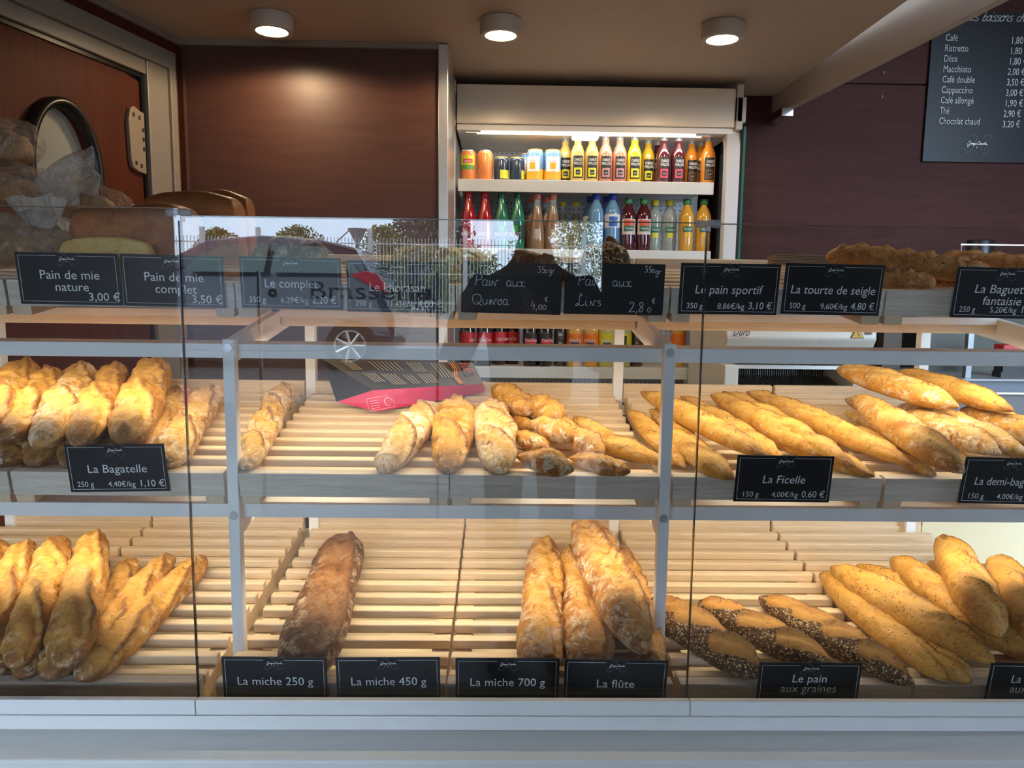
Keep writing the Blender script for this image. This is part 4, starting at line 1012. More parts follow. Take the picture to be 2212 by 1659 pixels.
bag('plastic bread bag in the middle with a flared knot pointing right', tuple(at(0, 440, 1.62)), (.17, .12, .085), 6, (.075, (1, 0), .115))
bag('plastic bread bag on top of the pile at the left frame edge', tuple(at(-8, 352, 1.66)), (.17, .12, .09), 7)

# black and magenta paper bag lying on the middle shelf
BLK = plain('black_bag_paper', (.022, .018, .016), .45, var=.2, vscale=60, bump=.3)
PINK = plain('magenta_bag_paper', (.62, .018, .11), .5, var=.06, bump=.3)
def sp(x, y, h, Y=None):
    return Vector(on_tray(x, y, 'mid', h)) if Y is None else Vector(at(x, y, Y))
t = thing('paper_bag', 'black and magenta bakery paper bag lying on the middle shelf', 'bag', (0, 0, 0))
a0, a1 = sp(816, 889, .006), sp(1048, 847, .008)
b0_, b1 = sp(806, 843, .052), sp(1044, 829, .048)
l0 = sp(727, 868, .014)
tl, tr_, tm = Vector(at(697, 776, 1.93)), Vector(at(1022, 784, 1.93)), Vector(at(1040, 800, 1.90))
q = MB(); n = 26
def grid(mb, c00, c10, c11, c01, nu_, nv_, amp, sd):
    v = []
    for i in range(nu_):
        for j in range(nv_):
            u, w_ = i/(nu_-1), j/(nv_-1)
            p = (c00*(1-u)+c10*u)*(1-w_)+(c01*(1-u)+c11*u)*w_
            e = min(1, 8*min(u, 1-u, w_, 1-w_)+.0)
            v.append(p+Vector((0, -.5, .8))*amp*e*float(fbm(np.array([[u*4+sd, w_*3, sd]]), sd, 3)[0]))
    return mb.add(v, [(i*nv_+j, (i+1)*nv_+j, (i+1)*nv_+j+1, i*nv_+j+1) for i in range(nu_-1) for j in range(nv_-1)])
grid(q, b0_, b1, tr_, tl, 26, 14, .0025, 2)
grid(q, l0, b0_, tl, tl+Vector((.001, .004, -.012)), 8, 10, .003, 3)
back = Vector((0, .06, -.055))
q.add([tl, tr_, tr_+back, tl+back, b1, a1], [(0, 1, 2, 3), (1, 2, 5, 4)])
q.build('bag_body', BLK, t, smooth=30, fix=False)
q = MB(); grid(q, l0, l0, b0_, b0_, 2, 2, 0, 1)
q = MB(); grid(q, a0, a1, b1, b0_, 26, 8, .005, 5); q.add([l0, a0, b0_], [(0, 1, 2)])
q.build('bag_gusset', PINK, t, smooth=30, fix=False)
q = MB(); under = Vector((0, .10, .018)); q.add([l0, a0, a1, a1+under, l0+under], [(0, 1, 2, 3, 4)]); q.build('bag_underside', plain('grey_bag_lining', (.35, .32, .31), .6), t, fix=False)
# print on the bag: text blocks, coloured wave lines, a word
e1 = (b1-b0_); e2 = (tl-b0_); nrm_ = e1.cross(tr_-b0_).normalized()
if nrm_.z < 0: nrm_ = -nrm_
def bp_(u, v, lift=.0028):
    p = (b0_*(1-u)+b1*u)*(1-v)+(tl*(1-u)+tr_*u)*v
    return p+nrm_*lift
pr = MB()
for (u0, u1, v0, v1, rows_) in ((.08, .16, .60, .92, 5), (.10, .2, .2, .5, 4), (.26, .46, .58, .92, 7), (.22, .34, .1, .46, 5), (.52, .62, .55, .92, 5), (.50, .62, .1, .44, 5), (.68, .78, .3, .9, 4), (.38, .46, .1, .42, 3)):
    for k in range(rows_):
        w_ = u0+(u1-u0)*(k+.5)/rows_
        pr.tube([bp_(w_+(.0)*s, v0+(v1-v0)*s/8) + Vector((.004*(s/8), 0, 0)) for s in range(9)], .0011, 4, flat=nrm_)
pr.build('bag_print', plain('beige_bag_print', (.48, .42, .33), .6), t)
for du, cc in ((0, (.62, .03, .12)), (.014, (.75, .50, .05)), (.028, (.75, .50, .05)), (.042, (.62, .03, .12))):
    wv = MB(); wv.tube([bp_(.80+du+.025*math.tanh((s/16-.5)*8), .02+.93*s/16) for s in range(17)][::-1], .0013, 4, flat=nrm_)
    wv.build('wave_line', plain('wave_ink', cc, .5), t)
yv = -(b1-b0_).normalized(); xv = (b0_-tl); xv = (xv-yv*xv.dot(yv)).normalized(); zv = xv.cross(yv)
if zv.dot(nrm_) < 0: pass
Mw = Matrix.Identity(4); org = bp_(.90, .95, .0018)
for i in range(3): Mw[i][0], Mw[i][1], Mw[i][2], Mw[i][3] = xv[i], -yv[i], xv.cross(-yv)[i], org[i]
w = text('BLÉS', 'bag_lettering', plain('red_ink', (.62, .03, .10), .5), t, (0, 0, 0), .036); w.matrix_local = Mw
e_ = MB(); c0 = (a0*.66+a1*.34); cen = a0*.30+a1*.18+b0_*.32+b1*.20
gn = (a1-a0).cross(b0_-a0).normalized(); gn = gn if gn.y < 0 else -gn
gx = (a1-a0).normalized(); gy = (b0_-a0); gy = (gy-gx*gy.dot(gx)).normalized()
cen = a0+(a1-a0)*.10+gy*.018+gn*.006
for rr in (.010,):
    e_.tube([cen+gx*rr*math.cos(k*.5)+gy*rr*math.sin(k*.5) for k in range(11)], .0008, 4, flat=gn)
e_.tube([cen-gx*.052+gy*.015, cen+gx*.014+gy*.015, cen+gx*.014-gy*.015, cen-gx*.052-gy*.015, cen-gx*.052+gy*.015], .0005, 4, flat=gn)
for k in range(4): e_.tube([cen-gx*.046+gy*(.008-.006*k), cen-gx*.024+gy*(.008-.006*k)], .0005, 4, flat=gn)
e_.build('bag_seal', plain('white_bag_print', (.8, .6, .65), .5), t)

# ---------------------------------------------------------------- drinks cooler
FX0, FX1 = -.185, .935
t = thing('drinks_cooler', 'open white drinks cooler with lit canopy and filled shelves', 'cooler', (.375, 3.05, 0))
cx = .375
def L(x): return x-cx
def perforated():
    mt, tr, b, N, Lk = nt('perforated_white_steel')
    tc = N.new('ShaderNodeTexCoord'); sp_ = N.new('ShaderNodeSeparateXYZ'); Lk.new(tc.outputs['Object'], sp_.inputs[0])
    d = []
    for a in ('X', 'Z'):
        f_ = mathn(N, Lk, 'FRACT', mathn(N, Lk, 'DIVIDE', sp_.outputs[a], .0225)); f_ = mathn(N, Lk, 'SUBTRACT', f_, .5)
        d.append(mathn(N, Lk, 'MULTIPLY', f_, f_))
    r = mathn(N, Lk, 'ADD', d[0], d[1]); hole = mathn(N, Lk, 'LESS_THAN', r, .020)
    wn = mathn(N, Lk, 'FRACT', mathn(N, Lk, 'DIVIDE', sp_.outputs['Z'], .27)); ok = mathn(N, Lk, 'LESS_THAN', wn, .52)
    col = mixc(N, Lk, mathn(N, Lk, 'MULTIPLY', hole, ok), (.62, .62, .65), (.01, .01, .012))
    Lk.new(col, b.inputs['Base Color']); b.inputs['Roughness'].default_value = .4
    return mt
MB().box(L(-.17), L(.885), .47, .48, 1.0, 2.27).build('back_panel', perforated(), t)
MB().box(L(-.20), L(.92), .48, .70, 0, 2.40).build('cabinet_back', WHITEP, t)
MB().box(L(-.178), L(.928), .02, .48, 2.385, 2.412).build('cabinet_top', WHITEP, t)
MB().hexa([(L(-.180), .0, 2.268), (L(.932), .0, 2.268), (L(.932), .07, 2.268), (L(-.180), .07, 2.268)], [(L(-.180), .0, 2.418), (L(.932), .0, 2.418), (L(.932), .07, 2.418), (L(-.180), .07, 2.418)]).build('canopy', plain('cream_canopy', (.82, .72, .58), .30, var=.01), t, bevel=.004)
MB().box(L(-.178), L(.930), .012, .46, 2.245, 2.266).build('canopy_underside', WHITEP, t)
tb = MB(); tb.lathe([(.001, L(-.10)), (.013, L(-.10)), (.013, L(.81)), (.001, L(.81))], 16, T=Matrix.Translation((0, .045, 2.249)) @ Matrix.Rotation(R_(90), 4, 'Y')); tb.build('lamp_tube', TUBEG, t, smooth=40)
for x in (-.115, .815): MB().box(L(x)-.03, L(x)+.03, .03, .06, 2.238, 2.262).build('lamp_holder', ALU, t)
MB().box(L(.285), L(.39), .02, .06, 2.218, 2.240).build('lamp_clip', TUBEG, t, bevel=.006)
area('cooler_light', (.36, 3.085, 2.232), (.90, .02), 1.6, (1, .96, .88), (0, .35, -1))
for x0, x1, sx in ((-.225, -.183, -1), (.933, .972, 1)):
    pl = [(x0, 2.26), (x1, 2.26), (x1, 2.428), (x0+(.006 if sx < 0 else 0), 2.428), (x0 if sx > 0 else x0+.004, 2.39)]
    c = MB(); c.box(L(x0 if sx > 0 else x0+.012), L(x1 if sx < 0 else x1-.012), -.012, .10, 2.258, 2.432); c.box(L(x0), L(x1), -.012, .10, 2.285, 2.385)
    c.build('end_cap', plain('beige_plastic', (.60, .55, .50), .4), t, bevel=.005)
    s = MB(); prof_ = [(.02, 2.26), (.0, 2.20), (-.005, 2.10), (-.005, .1), (.045, .1), (.045, 2.12), (.055, 2.20), (.08, 2.26)]
    xa, xb = (x0+.005, x1-.003) if sx < 0 else (x0-.028, x1-.014)
    s.prism_x(prof_, L(xa), L(xb)); s.build('side_frame', GREYP, t, bevel=.003)
    xg = x0-.0 if sx < 0 else x1-.004
    MB().box(L(xg), L(xg)+.006, .045, .47, .2, 2.26).build('side_glass', GLASS, t)
    MB().box(L(xg)-.001, L(xg)+.007, -.010, .0, .2, 2.27).build('glass_edge', GEDGE, t)
SH = [(2.056, 'first'), (1.779, 'second'), (1.291, 'third'), (1.02, 'fourth')]
for z, _ in SH:
    x0, x1 = (-.172, .868)
    s = MB().box(L(x0), L(x1), .06, .46, z-.018, z); sh = s.build('shelf', WHITEP, t)
    MB().box(L(x0-.004), L(x1+.003), .046, .060, z-.046, z+.003).build('price_rail', plain('grey_price_rail', (.62, .64, .63), .35), t, bevel=.002)
u = MB()
for x in (-.150, -.140):
    for k in range(9): u.box(L(x)-.0025, L(x)+.0025, .466, .47, 1.3+k*.11, 1.33+k*.11)
u.build('shelf_slots', DARKM, t)
MB().box(L(-.22), L(.97), -.03, .5, 0, .95).build('lower_cabinet', GREYP, t)

def juice(name, col, alpha=1, rough=.12, coat=.6, dark=None):
    mt = plain(name, col, rough, spec=.6, alpha=alpha, coat=coat, var=.05, vscale=12); return mt
CLR = juice('clear_plastic', (.55, .62, .62), .30)
def lab(col, rough=.45, name='printed_label'): return plain(name, col, rough, var=.05)
LBLK = lab((.012, .012, .012)); LYEL = lab((.66, .62, .03)); LPNK = lab((.45, .22, .27)); LRED = lab((.62, .06, .12)); LBRN = lab((.14, .06, .03))
WHT = lab((.80, .80, .80)); LGRN = lab((.02, .16, .06)); LORG = lab((.80, .20, .02)); LBLU = lab((.05, .16, .48)); LCOK = lab((.55, .02, .03))
def drink(name, label, cat, prof, mt, parts=(), texts=(), group=None, n=22):
    """upright lathe body plus further lathe parts (name, profile, material) and label texts"""
    o = thing(name, label, cat, (0, 0, 0), group=group)
    MB().lathe(prof, n).build('bottle_body' if cat == 'bottle' else 'can_body', mt, o, smooth=50)
    for nm, pf, m_ in parts:
        if callable(pf): pf().build(nm, m_, o)
        else: MB().lathe(pf, n, caps=nm in ('cap', 'rim', 'swing_stopper')).build(nm, m_, o, smooth=50)
    for s, z, h, w_, m_, r in texts:
        text(s, 'label_lettering', m_, o, (0, -r-.0006, z), h, w_, 'CENTER')
    return o
def patch(r, half, z0, z1, off=.0006, n=9, turn=0):
    """curved label patch on the front of a round body"""
    def f():
        m_ = MB(); v = []
        for k in range(n):
            a = -math.pi/2+turn+half*(2*k/(n-1)-1)
            for z in (z0, z1): v.append(((r+off)*math.cos(a), (r+off)*math.sin(a), z))
        return m_.add(v, [(2*k, 2*k+2, 2*k+3, 2*k+1) for k in range(n-1)])
    return f
USED = set()
def put(proto, px, row, label, Y=None, rz=0):
    zs, Y0 = SH[row][0], 3.15
    Y = Y or Y0
    P = at(px, 600, Y); loc = (P[0], Y, zs+.0005)
    if id(proto) not in USED:
        USED.add(id(proto)); proto.location = loc; proto['label'] = label; proto.rotation_euler = (0, 0, rz); return proto
    return dup(proto, loc, label, rz=rz)
# cans, first shelf
def can(r, h, mt, name, rimc, extra=(), texts=(), group=None):
    return drink(name, '', 'can', [(r*.80, 0), (r*.9, .003), (r, .010), (r, h-.016), (r*.93, h-.008), (r*.84, h-.004)], mt,
                 [('rim', [(r*.84, h-.0045), (r*.86, h-.001), (r*.84, h), (r*.80, h-.002), (r*.1, h-.0025)], rimc)]+list(extra), texts, group)
ORCAN = lab((.78, .25, .06), .25, 'orange_can_print'); SILV = plain('silver_rim', (.7, .7, .68), .25, metal=.9)
tea = can(.0325, .123, ORCAN, 'iced_tea_can', SILV, [('fruit_band', patch(.0325, 1.0, .062, .100), LYEL), ('leaf_print', patch(.0325, .9, .044, .062), lab((.10, .30, .05))), ('brand_patch', patch(.0325, .62, .070, .086, .0012), lab((.62, .02, .06)))],
          [('Lipton', .0735, .0125, .030, WHT, .0345)], 'orange iced tea cans')
put(tea, 1010, 0, 'orange iced tea can with yellow lemon print at the cooler left edge')
put(tea, 1046, 0, 'orange iced tea can turned to its plain side', rz=2.4)
dk = can(.0305, .098, plain('dark_blue_can', (.05, .065, .10), .22, metal=.5), 'small_can', lab((.55, .50, .05)), [('print_band', patch(.0305, .7, .01, .045, turn=.5), LYEL)], group='small dark blue cans')
put(dk, 1081, 0, 'small dark blue can with yellow rim next to the orange can')
put(dk, 1114, 0, 'small dark blue can with yellow rim beside the big blue can', rz=.8)
bl = can(.0355, .130, lab((.16, .30, .52), .22, 'blue_can_print'), 'orange_soda_can', lab((.75, .36, .03)), [('lower_print', patch(.0355, math.pi, .008, .050, n=25), lab((.78, .42, .03))), ('oval_print', patch(.0355, .85, .040, .100, .001), WHT), ('fruit_print', patch(.0355, .32, .050, .076, .0016), lab((.85, .38, .01)))],
         [('PELLEGRINO', .079, .0085, .036, lab((.05, .08, .2)), .0375), ('*', .086, .018, .009, LCOK, .0375)], 'blue and orange soda cans')
put(bl, 1189, 0, 'blue and orange soda can beside the juice bottles')
put(bl, 1152, 0, 'blue and orange soda can turned aside, front row', rz=-.35)
put(bl, 1137, 0, 'blue and orange soda can in the second row', Y=3.24)
# juice bottles with swing stoppers
def juicebottle(nm, col, sub, grp):
    r = .0295; mt = juice(nm, col)
    pf = [(r*.9, 0), (r, .005), (r, .118), (r*.96, .132), (r*.72, .155), (r*.52, .166), (r*.50, .186), (r*.48, .187)]
    pf = [(a, b*.93) for a, b in pf]
    return drink('juice_bottle', '', 'bottle', pf, mt, [('bottle_neck', [(r*.5, .173), (r*.5, .215), (r*.58, .216), (r*.58, .224)], CLR), ('swing_stopper', [(.004, .174), (.006, .176), (.003, .184), (.003, .226), (.008, .229), (.008, .236), (.001, .238)], WHITEP),
        ('front_label', patch(r, .72, .016, .106), LBLK), ('flavour_patch', patch(r, .55, .022, .058, .0011), sub), ('flavour_core', patch(r, .30, .030, .050, .0016), LBLK)],
        [('CHARLES', .0845, .016, .032, WHT, .031), ('PAPILLON', .0695, .016, .034, WHT, .031), ('JUS', .036, .008, .012, WHT, .032)], grp)
GJ = 'juice bottles on the first cooler shelf'
jy = juicebottle('pale_lemon_juice', (.62, .43, .12), LYEL, GJ); jp = juicebottle('pink_juice', (.52, .20, .12), LPNK, GJ); jl = juicebottle('bright_yellow_juice', (.80, .52, .01), LYEL, GJ)
jo = juicebottle('olive_yellow_juice', (.55, .36, .03), LYEL, GJ); jr = juicebottle('dark_red_juice', (.075, .010, .014), LRED, GJ); ja = juicebottle('orange_juice', (.62, .22, .02), LBRN, GJ)
put(jy, 1242, 0, 'pale yellow juice bottle, front row, first past the blue cans')
put(jy, 1272, 0, 'pale yellow juice bottle next to the pink ones'); put(jy, 1216, 0, 'pale yellow juice bottle half hidden behind the blue soda can', Y=3.20)
put(jp, 1301, 0, 'pink juice bottle beside the pale yellow ones'); put(jp, 1331, 0, 'pink juice bottle beside the bright yellow one')
put(jl, 1362, 0, 'bright yellow juice bottle'); put(jo, 1391, 0, 'olive yellow juice bottle set back beside the bright yellow one', Y=3.21)
put(jr, 1424, 0, 'dark red juice bottle next to the olive yellow one'); put(jr, 1455, 0, 'dark red juice bottle next to the orange ones')
put(jr, 1411, 0, 'dark red juice bottle in the second row', Y=3.24)
put(ja, 1483, 0, 'orange juice bottle set back beside the dark red one', Y=3.21); put(ja, 1519, 0, 'orange juice bottle at the right end of the first shelf'); put(ja, 1503, 0, 'orange juice bottle in the second row at the right', Y=3.24)
# second shelf
def sparkling(nm, col, lbl, cap, grp, txt):
    r = .033
    pf = [(r*.8, 0), (r*.98, .006), (r*.96, .03), (r, .045), (r, .105), (r*.92, .135), (r*.62, .175), (r*.42, .205), (r*.40, .222)]
    return drink('sparkling_water_bottle', '', 'bottle', pf, juice(nm, col, .93), [('cap', [(r*.44, .212), (r*.46, .214), (r*.46, .236), (r*.40, .238)], cap), ('front_label', patch(r, 1.3, .042, .100), lbl)]+([('dot_print', patch(r, .33, .072, .098, .0012), lab((.02, .42, .05)))] if txt == 'g' else []),
        [('BADOIT', .055, .021, .052, WHT, .035)], grp)
red = sparkling('red_plastic', (.42, .008, .018), juice('red_label', (.40, .01, .02), .9), LCOK, 'red sparkling water bottles', 'r')
grn = sparkling('green_plastic', (.015, .22, .14), lab((.01, .035, .03)), lab((.02, .14, .07)), 'green sparkling water bottles', 'g')
put(red, 1011, 1, 'red sparkling water bottle at the cooler left edge'); put(red, 1046, 1, 'red sparkling water bottle beside the green ones')
put(grn, 1082, 1, 'green sparkling water bottle beside the red ones'); put(grn, 1116, 1, 'green sparkling water bottle beside the brown tea bottles', rz=-.3)
r = .034
tb_ = drink('tea_bottle', '', 'bottle', [(r*.85, 0), (r, .006), (r, .05), (r*.9, .085), (r*.62, .150), (r*.44, .178)], juice('brown_tea', (.32, .19, .11), .95), [('bottle_neck', [(r*.62, .150), (r*.46, .178), (r*.40, .2), (r*.40, .21)], CLR), ('cap', [(r*.44, .208), (r*.46, .209), (r*.46, .226), (r*.40, .229)], lab((.72, .20, .14))), ('side_label', patch(r, .35, .045, .085), lab((.5, .45, .38)))], group='brown iced tea bottles')
put(tb_, 1158, 1, 'brown tea bottle with coral cap beside the green bottles'); put(tb_, 1192, 1, 'brown tea bottle with coral cap, second of the front pair')
put(tb_, 1146, 1, 'brown tea bottle with coral cap in the back row beside the green bottles', Y=3.25); put(tb_, 1178, 1, 'brown tea bottle with coral cap in the back row between the front pair', Y=3.25)
r = .030
lm = drink('lemonade_bottle', '', 'bottle', [(r*.85, 0), (r, .006), (r, .06), (r*.8, .11), (r*.46, .165)], juice('pale_lemonade', (.40, .38, .22), .8), [('bottle_neck', [(r*.62, .14), (r*.44, .168), (r*.40, .2)], CLR), ('cap', [(r*.5, .196), (r*.52, .197), (r*.52, .213), (r*.46, .215)], lab((.66, .58, .04)))], group='lemonade bottles with yellow caps')
put(lm, 1213, 1, 'pale lemonade bottle with yellow cap beside the brown tea', Y=3.28); put(lm, 1241, 1, 'pale lemonade bottle with yellow cap beside the blue water', Y=3.28)
def pet(nm, liquid, alpha, capc, h, r, grp, label_part, texts=()):
    pf = [(r*.82, 0), (r*.97, .006), (r*.93, .03), (r, .045), (r*.94, .07), (r, .09), (r, .145), (r*.93, .160), (r*.6, .184), (r*.42, .194), (r*.40, .204)]
    k = h/.224; pf = [(a, b*k) for a, b in pf]
    return drink(nm, '', 'bottle', pf, juice(nm+'_liquid', liquid, alpha), [('cap', [(r*.52, .200*k), (r*.54, .201*k), (r*.54, .222*k), (r*.48, .224*k)], capc)]+label_part, texts, grp)
wb = pet('water_bottle', (.16, .36, .62), .8, lab((.02, .05, .42)), .236, .0325, 'blue capped water bottles', [('front_label', patch(.0325, 1.4, .095, .150), lab((.70, .74, .82))), ('round_print', patch(.0325, .55, .100, .140, .0012), lab((.02, .12, .50)))], [('Pure Life', .116, .013, .034, WHT, .0345)])
put(wb, 1319, 1, 'blue water bottle with round badge beside the dark red juice'); put(wb, 1284, 1, 'blue water bottle turned to its barcode side', rz=2.6)
put(wb, 1272, 1, 'blue water bottle in the back row, beside the lemonade', Y=3.25); put(wb, 1306, 1, 'blue water bottle in the back row between the front pair', Y=3.25)
GV = 'fruit water bottles on the second cooler shelf'
VG = lab((.012, .15, .08))
def vol(nm, liq, al, capc, lp): return pet(nm, liq, al, capc, .218, .032, GV, lp+[('badge', patch(.0335, .62, .082, .104, .0014), VG)], [('Volvic', .0875, .016, .034, WHT, .036)])
vr = vol('strawberry_drink_bottle', (.07, .008, .016), 1, LGRN, [('front_label', patch(.032, 1.0, .068, .132), lab((.66, .62, .58))), ('fruit_print', patch(.032, .7, .104, .128, .0011), lab((.70, .10, .05)))])
vc = vol('lemon_water_bottle', (.42, .46, .40), .55, lab((.62, .56, .03)), [('lemon_print', patch(.032, .4, .060, .080, .0011), LYEL)])
vo_ = vol('orange_drink_bottle', (.62, .34, .04), 1, LGRN, [('fruit_print', patch(.032, .45, .060, .080, .0011), lab((.80, .48, .05)))])
put(vr, 1353, 1, 'dark red fruit drink bottle beside the blue water'); put(vr, 1386, 1, 'dark red fruit drink bottle beside the clear lemon water')
put(vc, 1409, 1, 'clear lemon water bottle set back beside the dark red drink', Y=3.20); put(vc, 1441, 1, 'clear lemon water bottle beside the orange drink', Y=3.20)
put(vo_, 1478, 1, 'orange fruit drink bottle beside the clear lemon water'); put(vo_, 1514, 1, 'orange fruit drink bottle at the right end of the second shelf')
# third shelf
GC = 'soda bottles on the third cooler shelf'
def soda(nm, liq, lb, capc, txt, extra=(), tm=WHT, al=1): return pet(nm, liq, al, capc, .230, .0325, GC, [('front_label', patch(.0325, math.pi, .088, .142, n=25), lb)]+list(extra), [(txt, .106, .020, .050, tm, .0345)] if txt else [])
COLA = (.012, .006, .005)
ck = soda('cola_bottle', COLA, LCOK, LCOK, 'Coca-Cola'); cz = soda('black_label_cola_bottle', COLA, LBLK, LBLK, 'Coca-Cola', [('red_disc', patch(.0325, .8, .09, .118, .0011), LCOK)])
fo = soda('orange_soda_bottle', (.70, .40, .08), LORG, lab((.02, .06, .3)), 'FANTA', [('blue_print', patch(.0325, .5, .092, .106, .0011), lab((.02, .06, .25)))], al=.95)
fl_ = soda('lemon_soda_bottle', (.60, .58, .20), LYEL, lab((.6, .5, .02)), 'FANTA', [('blue_print', patch(.0325, .5, .092, .106, .0011), lab((.02, .06, .25)))], al=.9)
gb = pet('dark_soda_bottle', (.05, .04, .03), .9, LBLK, .225, .029, GC, [('front_label', patch(.029, 1.2, .085, .092), WHT)])
yb = soda('yellow_label_bottle', (.45, .45, .2), LYEL, LYEL, '', [('bottle_print', patch(.0325, .18, .095, .135, .0011), LBLK)])
for px, pr_, lb, Y, rz in ((1010, ck, 'red label cola bottle at the cooler left edge, third shelf', 3.15, .9), (1047, ck, 'red label cola bottle with its name facing front', 3.15, .15), (1079, ck, 'red label cola bottle set back, third from the left', 3.21, .4), (1108, ck, 'red label cola bottle in deeper shade, fourth from the left', 3.25, -.2),
        (1148, cz, 'black label cola bottle beside the red ones', 3.15, 0), (1179, cz, 'black label cola bottle beside the unlabelled dark one', 3.15, .3), (1213, gb, 'plain dark soda bottle before the orange sodas', 3.18, 0), (1244, fo, 'orange label soda bottle next to the dark one', 3.15, 0), (1280, fo, 'orange label soda bottle next to the yellow one', 3.15, -.2), (1313, fl_, 'yellow label lemon soda bottle beside the rear shelf post', 3.15, 0),
        (1352, yb, 'yellow label bottle just right of the rear shelf post', 3.16, 0), (1380, gb, 'plain dark soda bottle right of the yellow label one', 3.20, 0), (1470, fo, 'orange soda bottle at the right end of the third shelf', 3.22, 2.5)):
    put(pr_, px, 2, lb, Y, rz)
r = .045
jar = drink('glass_jar', '', 'jar', [(r, 0), (r, .08), (r*.8, .095), (r*.8, .10)], juice('jar_glass', (.06, .07, .06), .9), [('cap', [(r*.84, .098), (r*.86, .099), (r*.86, .116), (r*.8, .118)], lab((.35, .42, .36)))], group='jars on the fourth cooler shelf')
for px, lb in ((1235, 'squat jar with grey green lid seen just above the wooden slats'), (1375, 'squat jar right of the rear shelf post above the slats')):
    P = at(px, 600, 3.15); loc = (P[0], 3.15, 1.0205+.060)
    j = jar if id(jar) not in USED else None
    if j: USED.add(id(jar)); jar.location = loc; jar['label'] = lb
    else: dup(jar, loc, lb)
MB().box(L(.05), L(.80), .06, .40, 1.021, 1.0795).build('jar_crate', DARKM, t)

# ---------------------------------------------------------------- bread slicer and back counter on the right
Ys = 2.55
def sx(x, y=760): return at(x, y, Ys)[0]
def sz(y, x=1700): return at(x, y, Ys)[2]
t = thing('bread_slicer', 'white bread slicing machine behind the rack on the right', 'slicing machine', (0, Ys, 0))
x0, x1 = sx(1568), sx(1893)
z_top = 1.60; z_f = sz(732); z_k = sz(770); z_b = sz(790); z0_ = .70
SLW = plain('white_machine_paint', (.60, .57, .50), .35, var=.02)
b = MB().prism_x([(.0, z_f), (.02, z_top), (.5, z_top), (.5, z_b), (.06, z_b), (.02, z_f-.03)], x0, x1); b.build('upper_housing', SLW, t, bevel=.006)
xm = sx(1598)
MB().box(x0, xm, .0, .5, .6, z_b).build('side_housing', SLW, t, bevel=.003)
MB().box(sx(1848), x1, .0, .5, .6, z_b).build('side_housing', SLW, t, bevel=.003)
MB().box(xm, sx(1848), .30, .32, .6, z_b).build('dark_recess', DARKM, t)
bl_ = MB()
xr0, xr1 = xm+.01, sx(1848)-.01
for k in range(46):
    x = xr0+(xr1-xr0)*k/45; bl_.box(x-.0008, x+.0008, .22, .235, .9, z_b)
bl_.build('blades', plain('blade_steel', (.30, .32, .34), .35, metal=.8), t)
gr = MB()
for k in range(34):
    x = xr0+(xr1-xr0)*k/33; gr.tube([(x, .20, sz(825)), (x-.006, .08, sz(838)), (x-.012, .05, sz(845))], .0025, 5)
gr.build('bread_grid', plain('grid_wire', (.22, .21, .20), .35, metal=.7), t)
MB().box(xm, sx(1848), .04, .22, .6, sz(846)).build('feed_tray', DARKM, t)
MB().box(xm, sx(1848), .004, .03, z_b-.012, z_b).build('lower_lip', ALU, t)
P = at(1582, 725, Ys-.002)
text('Duro', 'machine_lettering', BLACK, t, (P[0], -.004, P[2]), .040, .058, shear=.45)
wl_ = MB(); wl_.tube([(P[0]-.03, -.003, P[2]-.002), (P[0]+.02, -.003, P[2]-.004), (P[0]+.06, -.003, P[2]-.009)], .0006, 4, flat=YV); wl_.tube([(P[0]-.03, -.003, P[2]+.009), (P[0]-.005, -.003, P[2]+.001)], .0005, 4, flat=YV); wl_.build('underline', LCOK, t)
cxx, cz_ = sx(1852, 720), sz(718)
tri = MB(); tri.prism_y([(cxx-.024, cz_-.018), (cxx+.024, cz_-.018), (cxx, cz_+.024)], -.0022, -.001); w_ = tri.build('warning_sign', BLACK, t)
tri = MB(); tri.prism_y([(cxx-.020, cz_-.0155), (cxx+.020, cz_-.0155), (cxx, cz_+.0195)], -.003, -.0022); tri.build('yellow_triangle', plain('warning_yellow', (.62, .36, .02), .5), w_)
hd = MB(); hd.tube([(cxx-.004, -.0032, cz_+.008), (cxx+.002, -.0032, cz_-.002), (cxx+.006, -.0032, cz_-.012)], .0012, 4, flat=YV); hd.build('cut_mark', BLACK, w_)
ql = MB(); rg = random.Random(2)
qx, qz = sx(1876, 720), sz(716)
for k in range(7): ql.box(qx-.012+k*.0036, qx-.012+k*.0036+.002, -.002, -.001, qz-.008, qz+.010)
ql.build('code_label', BLACK, t)

# low back counter with glass front, wooden door and clutter right of the slicer
t = thing('back_counter', 'grey back counter with a glazed front at the far right', 'counter', (0, 2.6, 0))
def bx(x, y=800): return at(x, y, 2.6)[0]
def bzz(y, x=2050): return at(x, y, 2.6)[2]
MB().box(bx(1905), 3.0, .0, .6, bzz(822), bzz(818)).build('counter_edge', plain('dull_aluminium', (.28, .29, .30), .45, metal=.5), t)
MB().box(bx(1905), 3.0, .02, .6, bzz(848), bzz(822)).build('counter_band', plain('blue_grey_laminate', (.12, .14, .17), .4), t)
MB().box(bx(1905), 3.0, .015, .6, bzz(852), bzz(848)).build('band_trim', ALU, t)
MB().box(bx(1905), 3.0, .03, .6, .4, bzz(854)).build('lower_panel', plain('grey_lower_panel', (.14, .135, .13), .5), t)
MB().box(bx(2105, 720), bx(2105, 720)+.02, .03, .05, bzz(818), bzz(660)).build('chrome_upright', plain('dull_steel', (.22, .24, .25), .3, metal=.6), t)
MB().box(bx(1910), 3.0, .50, .52, bzz(818), bzz(640)).build('rear_panel', plain('dim_brown_panel', (.03, .024, .018), .4), t)
MB().box(bx(2108), 3.0, .30, .32, bzz(818), bzz(650)).build('side_panel', plain('dim_green_grey_panel', (.055, .058, .045), .45), t)
MB().box(bx(2030), bx(2075), .40, .45, bzz(818), bzz(660)).build('board', plain('dim_wood', (.07, .04, .02), .5), t)
